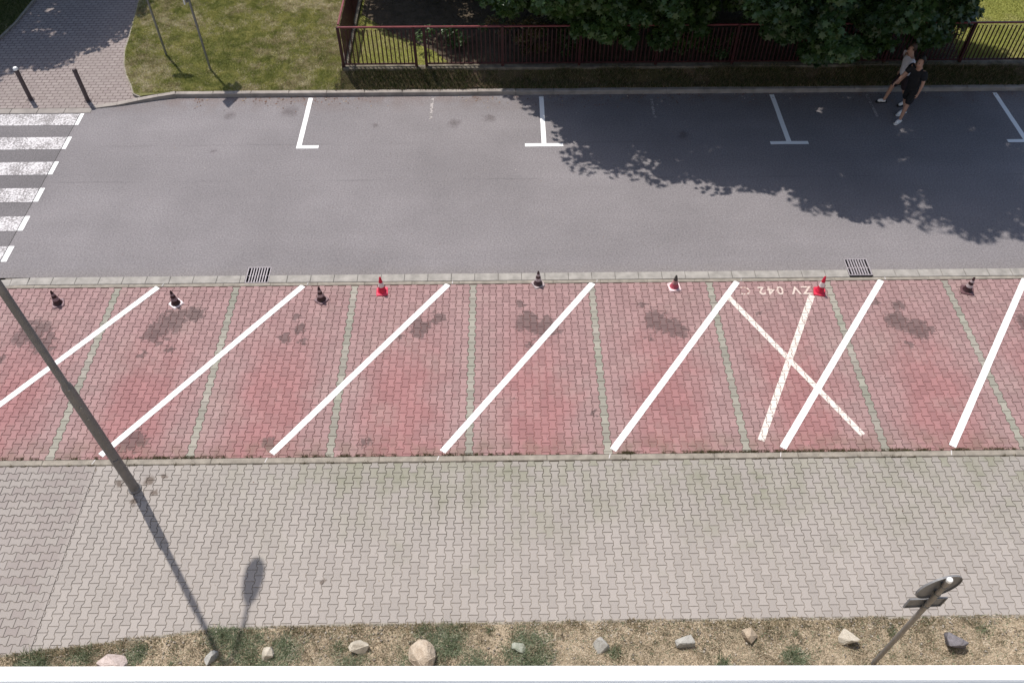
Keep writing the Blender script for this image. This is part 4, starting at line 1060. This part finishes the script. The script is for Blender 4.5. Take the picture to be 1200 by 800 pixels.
shrub(-.6, 21.2, .7, .9, 3, 'small sparse shrub in shade behind the fence gap posts', n=12, mat='leaf')
shrub(6.2, 20.7, .9, 1.0, 4, 'dim green shrub against the fence between the two tree crowns', mat='leaf_b')
shrub(12.1, 20.8, 1.0, .9, 5, 'dim shrub against the fence beside the two walking people', mat='leaf_b')

# ------------------------------------------------------------------ people
def skin_mesh(name, V, E, rad, mat, parent, root=0, sub=2):
    me = bpy.data.meshes.new(name); me.from_pydata([tuple(v) for v in V], E, []); o = bpy.data.objects.new(name, me); COL.objects.link(o)
    md = o.modifiers.new('skin', 'SKIN'); md.use_smooth_shade = True; md.branch_smoothing = .6
    if not me.skin_vertices: 
        bm = bmesh.new(); bm.from_mesh(me); bm.verts.layers.skin.verify(); bm.to_mesh(me); bm.free()
    for i, r_ in enumerate(rad):
        sv = me.skin_vertices[0].data[i]; sv.radius = r_ if hasattr(r_, '__len__') else (r_, r_); sv.use_root = (i == root)
    ss = o.modifiers.new('sub', 'SUBSURF'); ss.levels = sub; ss.render_levels = sub
    dg = bpy.context.evaluated_depsgraph_get(); me2 = bpy.data.meshes.new_from_object(o.evaluated_get(dg)); me2.name = name
    bpy.data.objects.remove(o)
    me2.materials.clear(); me2.materials.append(mat); me2.polygons.foreach_set('use_smooth', [True]*len(me2.polygons))
    return link(bpy.data.objects.new(name, me2), parent)
class Chain:
    def __init__(s): s.V = []; s.E = []; s.r = []
    def v(s, p, r, par=None):
        s.V.append(tuple(p)); s.r.append(r); i = len(s.V)-1
        if par is not None: s.E.append((par, i))
        return i
def person(loc, heading, label, J, top, shorts, shoe, hair, sole):
    """J: joints in (forward, left, up) metres; forward = +x locally"""
    t = tag(empty('person', loc, heading), label, 'person', 'people walking along the road edge')
    c = Chain(); pel = c.v(J['pelvis'], (.115, .135)); sp = c.v(J['waist'], (.105, .125), pel); ch = c.v(J['chest'], (.115, .155), sp)
    nb = c.v(J['neck'], .058, ch); h0 = c.v(J['jaw'], (.075, .068), nb); h1 = c.v(J['head'], (.098, .082), h0); h2 = c.v(J['crown'], (.072, .064), h1)
    f = Vector(J['jaw'])+Vector(J['look'])*.105+Vector((0, 0, .035)); c.v(f, .016, h0)
    hands = {}
    for s in ('l', 'r'):
        hp = c.v(J['hip_'+s], .088, pel); kn = c.v(J['knee_'+s], .058, hp); cf = c.v(Vector(J['knee_'+s]).lerp(Vector(J['ank_'+s]), .35), .055, kn); an = c.v(J['ank_'+s], .036, cf)
        A = Vector(J['ank_'+s]); fd = Vector(J['toe_'+s])-A; c.v(A+fd*.45+Vector((0, 0, -.035)), (.03, .035), an); 
        sh_ = c.v(J['sho_'+s], .062, ch); el = c.v(J['elb_'+s], .042, sh_); fa = c.v(Vector(J['elb_'+s]).lerp(Vector(J['wri_'+s]), .3), .042, el); wr = c.v(J['wri_'+s], .028, fa)
        W_ = Vector(J['wri_'+s]); d = (W_-Vector(J['elb_'+s])).normalized(); side_ = Vector((0, 1, 0)) if s == 'l' else Vector((0, -1, 0)); fwd = Vector((1, 0, 0)); fwd = (fwd-d*fwd.dot(d)).normalized()
        pm = c.v(W_+d*.055, (.026, .034), wr)
        for k, (o_, l_) in enumerate(((.030, .062), (.010, .072), (-.010, .066), (-.029, .05))):
            k1 = c.v(W_+d*(.085+l_*.35)+fwd*o_, .0095, pm); c.v(W_+d*(.085+l_*.9)+fwd*(o_+.004)-side_*.022, .008, k1)
        t1 = c.v(W_+d*.045+fwd*.042-side_*.01, .011, pm); c.v(W_+d*.085+fwd*.055-side_*.022, .009, t1)
    body = skin_mesh('body', c.V, c.E, c.r, M['skin'], t)
    # shirt
    c = Chain(); a = c.v(Vector(J['pelvis'])+Vector((0, 0, -.09)), (.185, .185)); b_ = c.v(Vector(J['waist'])-Vector((0, 0, .04)), (.172, .172), a); d_ = c.v(J['chest'], (.178, .178), b_); c.v(Vector(J['chest']).lerp(Vector(J['neck']), .80), .098, d_)
    for s in ('l', 'r'):
        e = c.v(J['sho_'+s], .098, d_); c.v(Vector(J['sho_'+s]).lerp(Vector(J['elb_'+s]), .75), .075, e)
    skin_mesh('t_shirt', c.V, c.E, c.r, top, t)
    c = Chain(); a = c.v(Vector(J['pelvis'])+Vector((0, 0, .12)), (.15, .15)); p_ = c.v(Vector(J['pelvis'])+Vector((0, 0, -.06)), (.165, .165), a)
    for s in ('l', 'r'):
        e = c.v(Vector(J['hip_'+s])+Vector((0, 0, -.06)), .115, p_); c.v(Vector(J['hip_'+s]).lerp(Vector(J['knee_'+s]), .55), .105, e); c.v(Vector(J['hip_'+s]).lerp(Vector(J['knee_'+s]), 1.0), .092, len(c.V)-1)
    skin_mesh('shorts', c.V, c.E, c.r, shorts, t)
    for s in ('l', 'r'):
        A = Vector(J['ank_'+s]); T_ = Vector(J['toe_'+s]); c = Chain(); fd = (T_-A); fh = Vector((fd.x, fd.y, 0)).normalized()
        a = c.v(A+Vector((0, 0, .01)), .045); h_ = c.v(A-fh*.03+Vector((0, 0, -.045)), .044, a); m_ = c.v(A.lerp(T_, .55)+Vector((0, 0, .012)), (.045, .05), h_); c.v(T_, (.036, .045), m_)
        so = skin_mesh('shoe', c.V, c.E, c.r, shoe, t)
        q = MB(); nrm = Vector((-fh.y, fh.x, 0)); zs = min(v.co.z for v in so.data.vertices)
        P = [A-fh*.085+nrm*.035, A-fh*.085-nrm*.035, A+fh*.09-nrm*.048, T_+fh*.02-nrm*.04, T_+fh*.045, T_+fh*.02+nrm*.04, A+fh*.09+nrm*.048]
        q.prism([(p.x, p.y) for p in P], zs-.006, zs+.018); q.build('sole', sole, so)
    # hair cap and eyes
    hd, cr, lk = Vector(J['head']), Vector(J['crown']), Vector(J['look']); bm = bmesh.new(); bmesh.ops.create_icosphere(bm, subdivisions=3, radius=1)
    upv = (cr-Vector(J['jaw'])).normalized(); sdv = upv.cross(lk).normalized(); lk2 = sdv.cross(upv)
    rr = random.Random(len(label)); 
    kill = [v for v in bm.verts if (v.co.x > .35 and v.co.z < .38) or v.co.z < -.45]
    bmesh.ops.delete(bm, geom=kill, context='VERTS')
    ce = hd+(cr-hd)*.35
    for v in bm.verts:
        s_ = 1+rr.uniform(-.03, .05); p = v.co.copy(); v.co = ce+(lk2*p.x*.112+sdv*p.y*.096+upv*p.z*.125)*s_-lk2*.008
    me = bpy.data.meshes.new('hair'); bm.to_mesh(me); bm.free(); me.materials.append(hair); me.polygons.foreach_set('use_smooth', [True]*len(me.polygons)); link(bpy.data.objects.new('hair', me), body)
    for sg in (-1, 1):
        q = MB(); q.lathe([(0, -.011), (.008, -.007), (.011, 0), (.008, .007), (0, .011)], 8, tuple(Vector(J['jaw']).lerp(hd, .75)+lk2*.090+sdv*(sg*.034))); q.build('eye', M['eye'], body)
    return t
def pose(step, arm_l, arm_r, tall=1.0, lean=.04, look=(1, 0, -.15), spread=.10):
    s = tall; L_ = Vector(look).normalized()
    J = dict(pelvis=(0, 0, .93*s), waist=(lean*.4, 0, 1.10*s), chest=(lean, 0, 1.33*s), neck=(lean*1.3, 0, 1.50*s), jaw=(lean*1.5+.03, 0, 1.575*s), head=(lean*1.6+.02, 0, 1.65*s), crown=(lean*1.6, 0, 1.735*s), look=tuple(L_))
    for sd_, sg, st in (('l', 1, step), ('r', -1, -step)):
        J['hip_'+sd_] = (0, sg*.085, .87*s); J['knee_'+sd_] = (st*.5+.04, sg*spread, .49*s); J['ank_'+sd_] = (st-(.05 if st < 0 else 0), sg*spread, .088+(.05 if st < 0 else 0)); J['toe_'+sd_] = (st+.165, sg*(spread+.015), .042)
        J['sho_'+sd_] = (lean, sg*.185, 1.43*s)
        a = arm_l if sg > 0 else arm_r
        J['elb_'+sd_] = tuple(Vector(J['sho_'+sd_])+Vector((a[0]*.28, sg*.06, -math.sqrt(max(.01, 1-a[0]**2))*.28))); J['wri_'+sd_] = tuple(Vector(J['elb_'+sd_])+Vector((a[1]*.25, sg*.0-a[2]*sg, -math.sqrt(max(.01, 1-a[1]**2))*.25)))
    return J
person((10.88, 18.86, 0), R(184), 'person in a white T-shirt, dark shorts and patterned shoes walking beside the other', pose(-.24, (.15, .45, .0), (-.2, .1, .0), .97, .05), M['cloth_white'], M['cloth_dark'], M['shoe_white'], M['hair_brown'], M['shoe_black'])
person((10.87, 18.24, 0), R(212), 'person in black T-shirt, black shorts and white shoes with one arm held forward', pose(.17, (.0, .12, .0), (.55, .92, .02), 1.0, .06), M['cloth_black'], M['cloth_black'], M['shoe_white'], M['hair_black'], M['shoe_white'])

# ------------------------------------------------------------------ the building the photograph is taken from
SILL = CAM_H-.60
_a, _b = G(0, 779.3, SILL), G(1200, 777.6, SILL)
bld = tag(empty('apartment_building', (CAM_X, 0, -.4), math.atan2(_b[1]-_a[1], _b[0]-_a[0])), 'pale rendered building wall with a white window sill below the viewpoint', 'building')
SILL = CAM_H-.60
def dirY(y):
    d = fw+(400-y)/FPX*up; return d[1]/-d[2]
lip0 = .60*dirY(779.8); lip1 = .60*dirY(796.6)
def bl(name, c, d, mat, par=bld):
    b = MB(); b.box((c[0]-CAM_X if par is bld else c[0], c[1], c[2]+.4 if par is bld else c[2]), d); return b.build(name, mat, par)
bl('wall', (CAM_X, -.16, (SILL-.06-.5)/2), (26, .30, SILL-.06+.5), M['wall'])
for s in (-1, 1): bl('wall', (CAM_X+s*(1.0+6.0), -.16, SILL+1.17), (12.0, .30, 2.46), M['wall'])
bl('wall', (CAM_X, -.16, SILL+3.2), (26, .30, 1.6), M['wall'])
sill = bl('window_sill', (CAM_X, (lip1-.005-.10)/2, SILL-.022), (2.2, lip1-.005+.10, .03), M['sill'])
b = MB(); b.box((0, (lip0+lip1)/2, SILL-.018+.4), (2.2, lip0-lip1, .036)); b.build('sill_lip', M['sill'], bld)
b = MB(); b.box((0, lip1-.0025, SILL-.024+.4), (2.2, .005, .03)); b.build('sill_fold', M['sill_shade'], bld)  # grey strip painted as the shaded fold of the sill
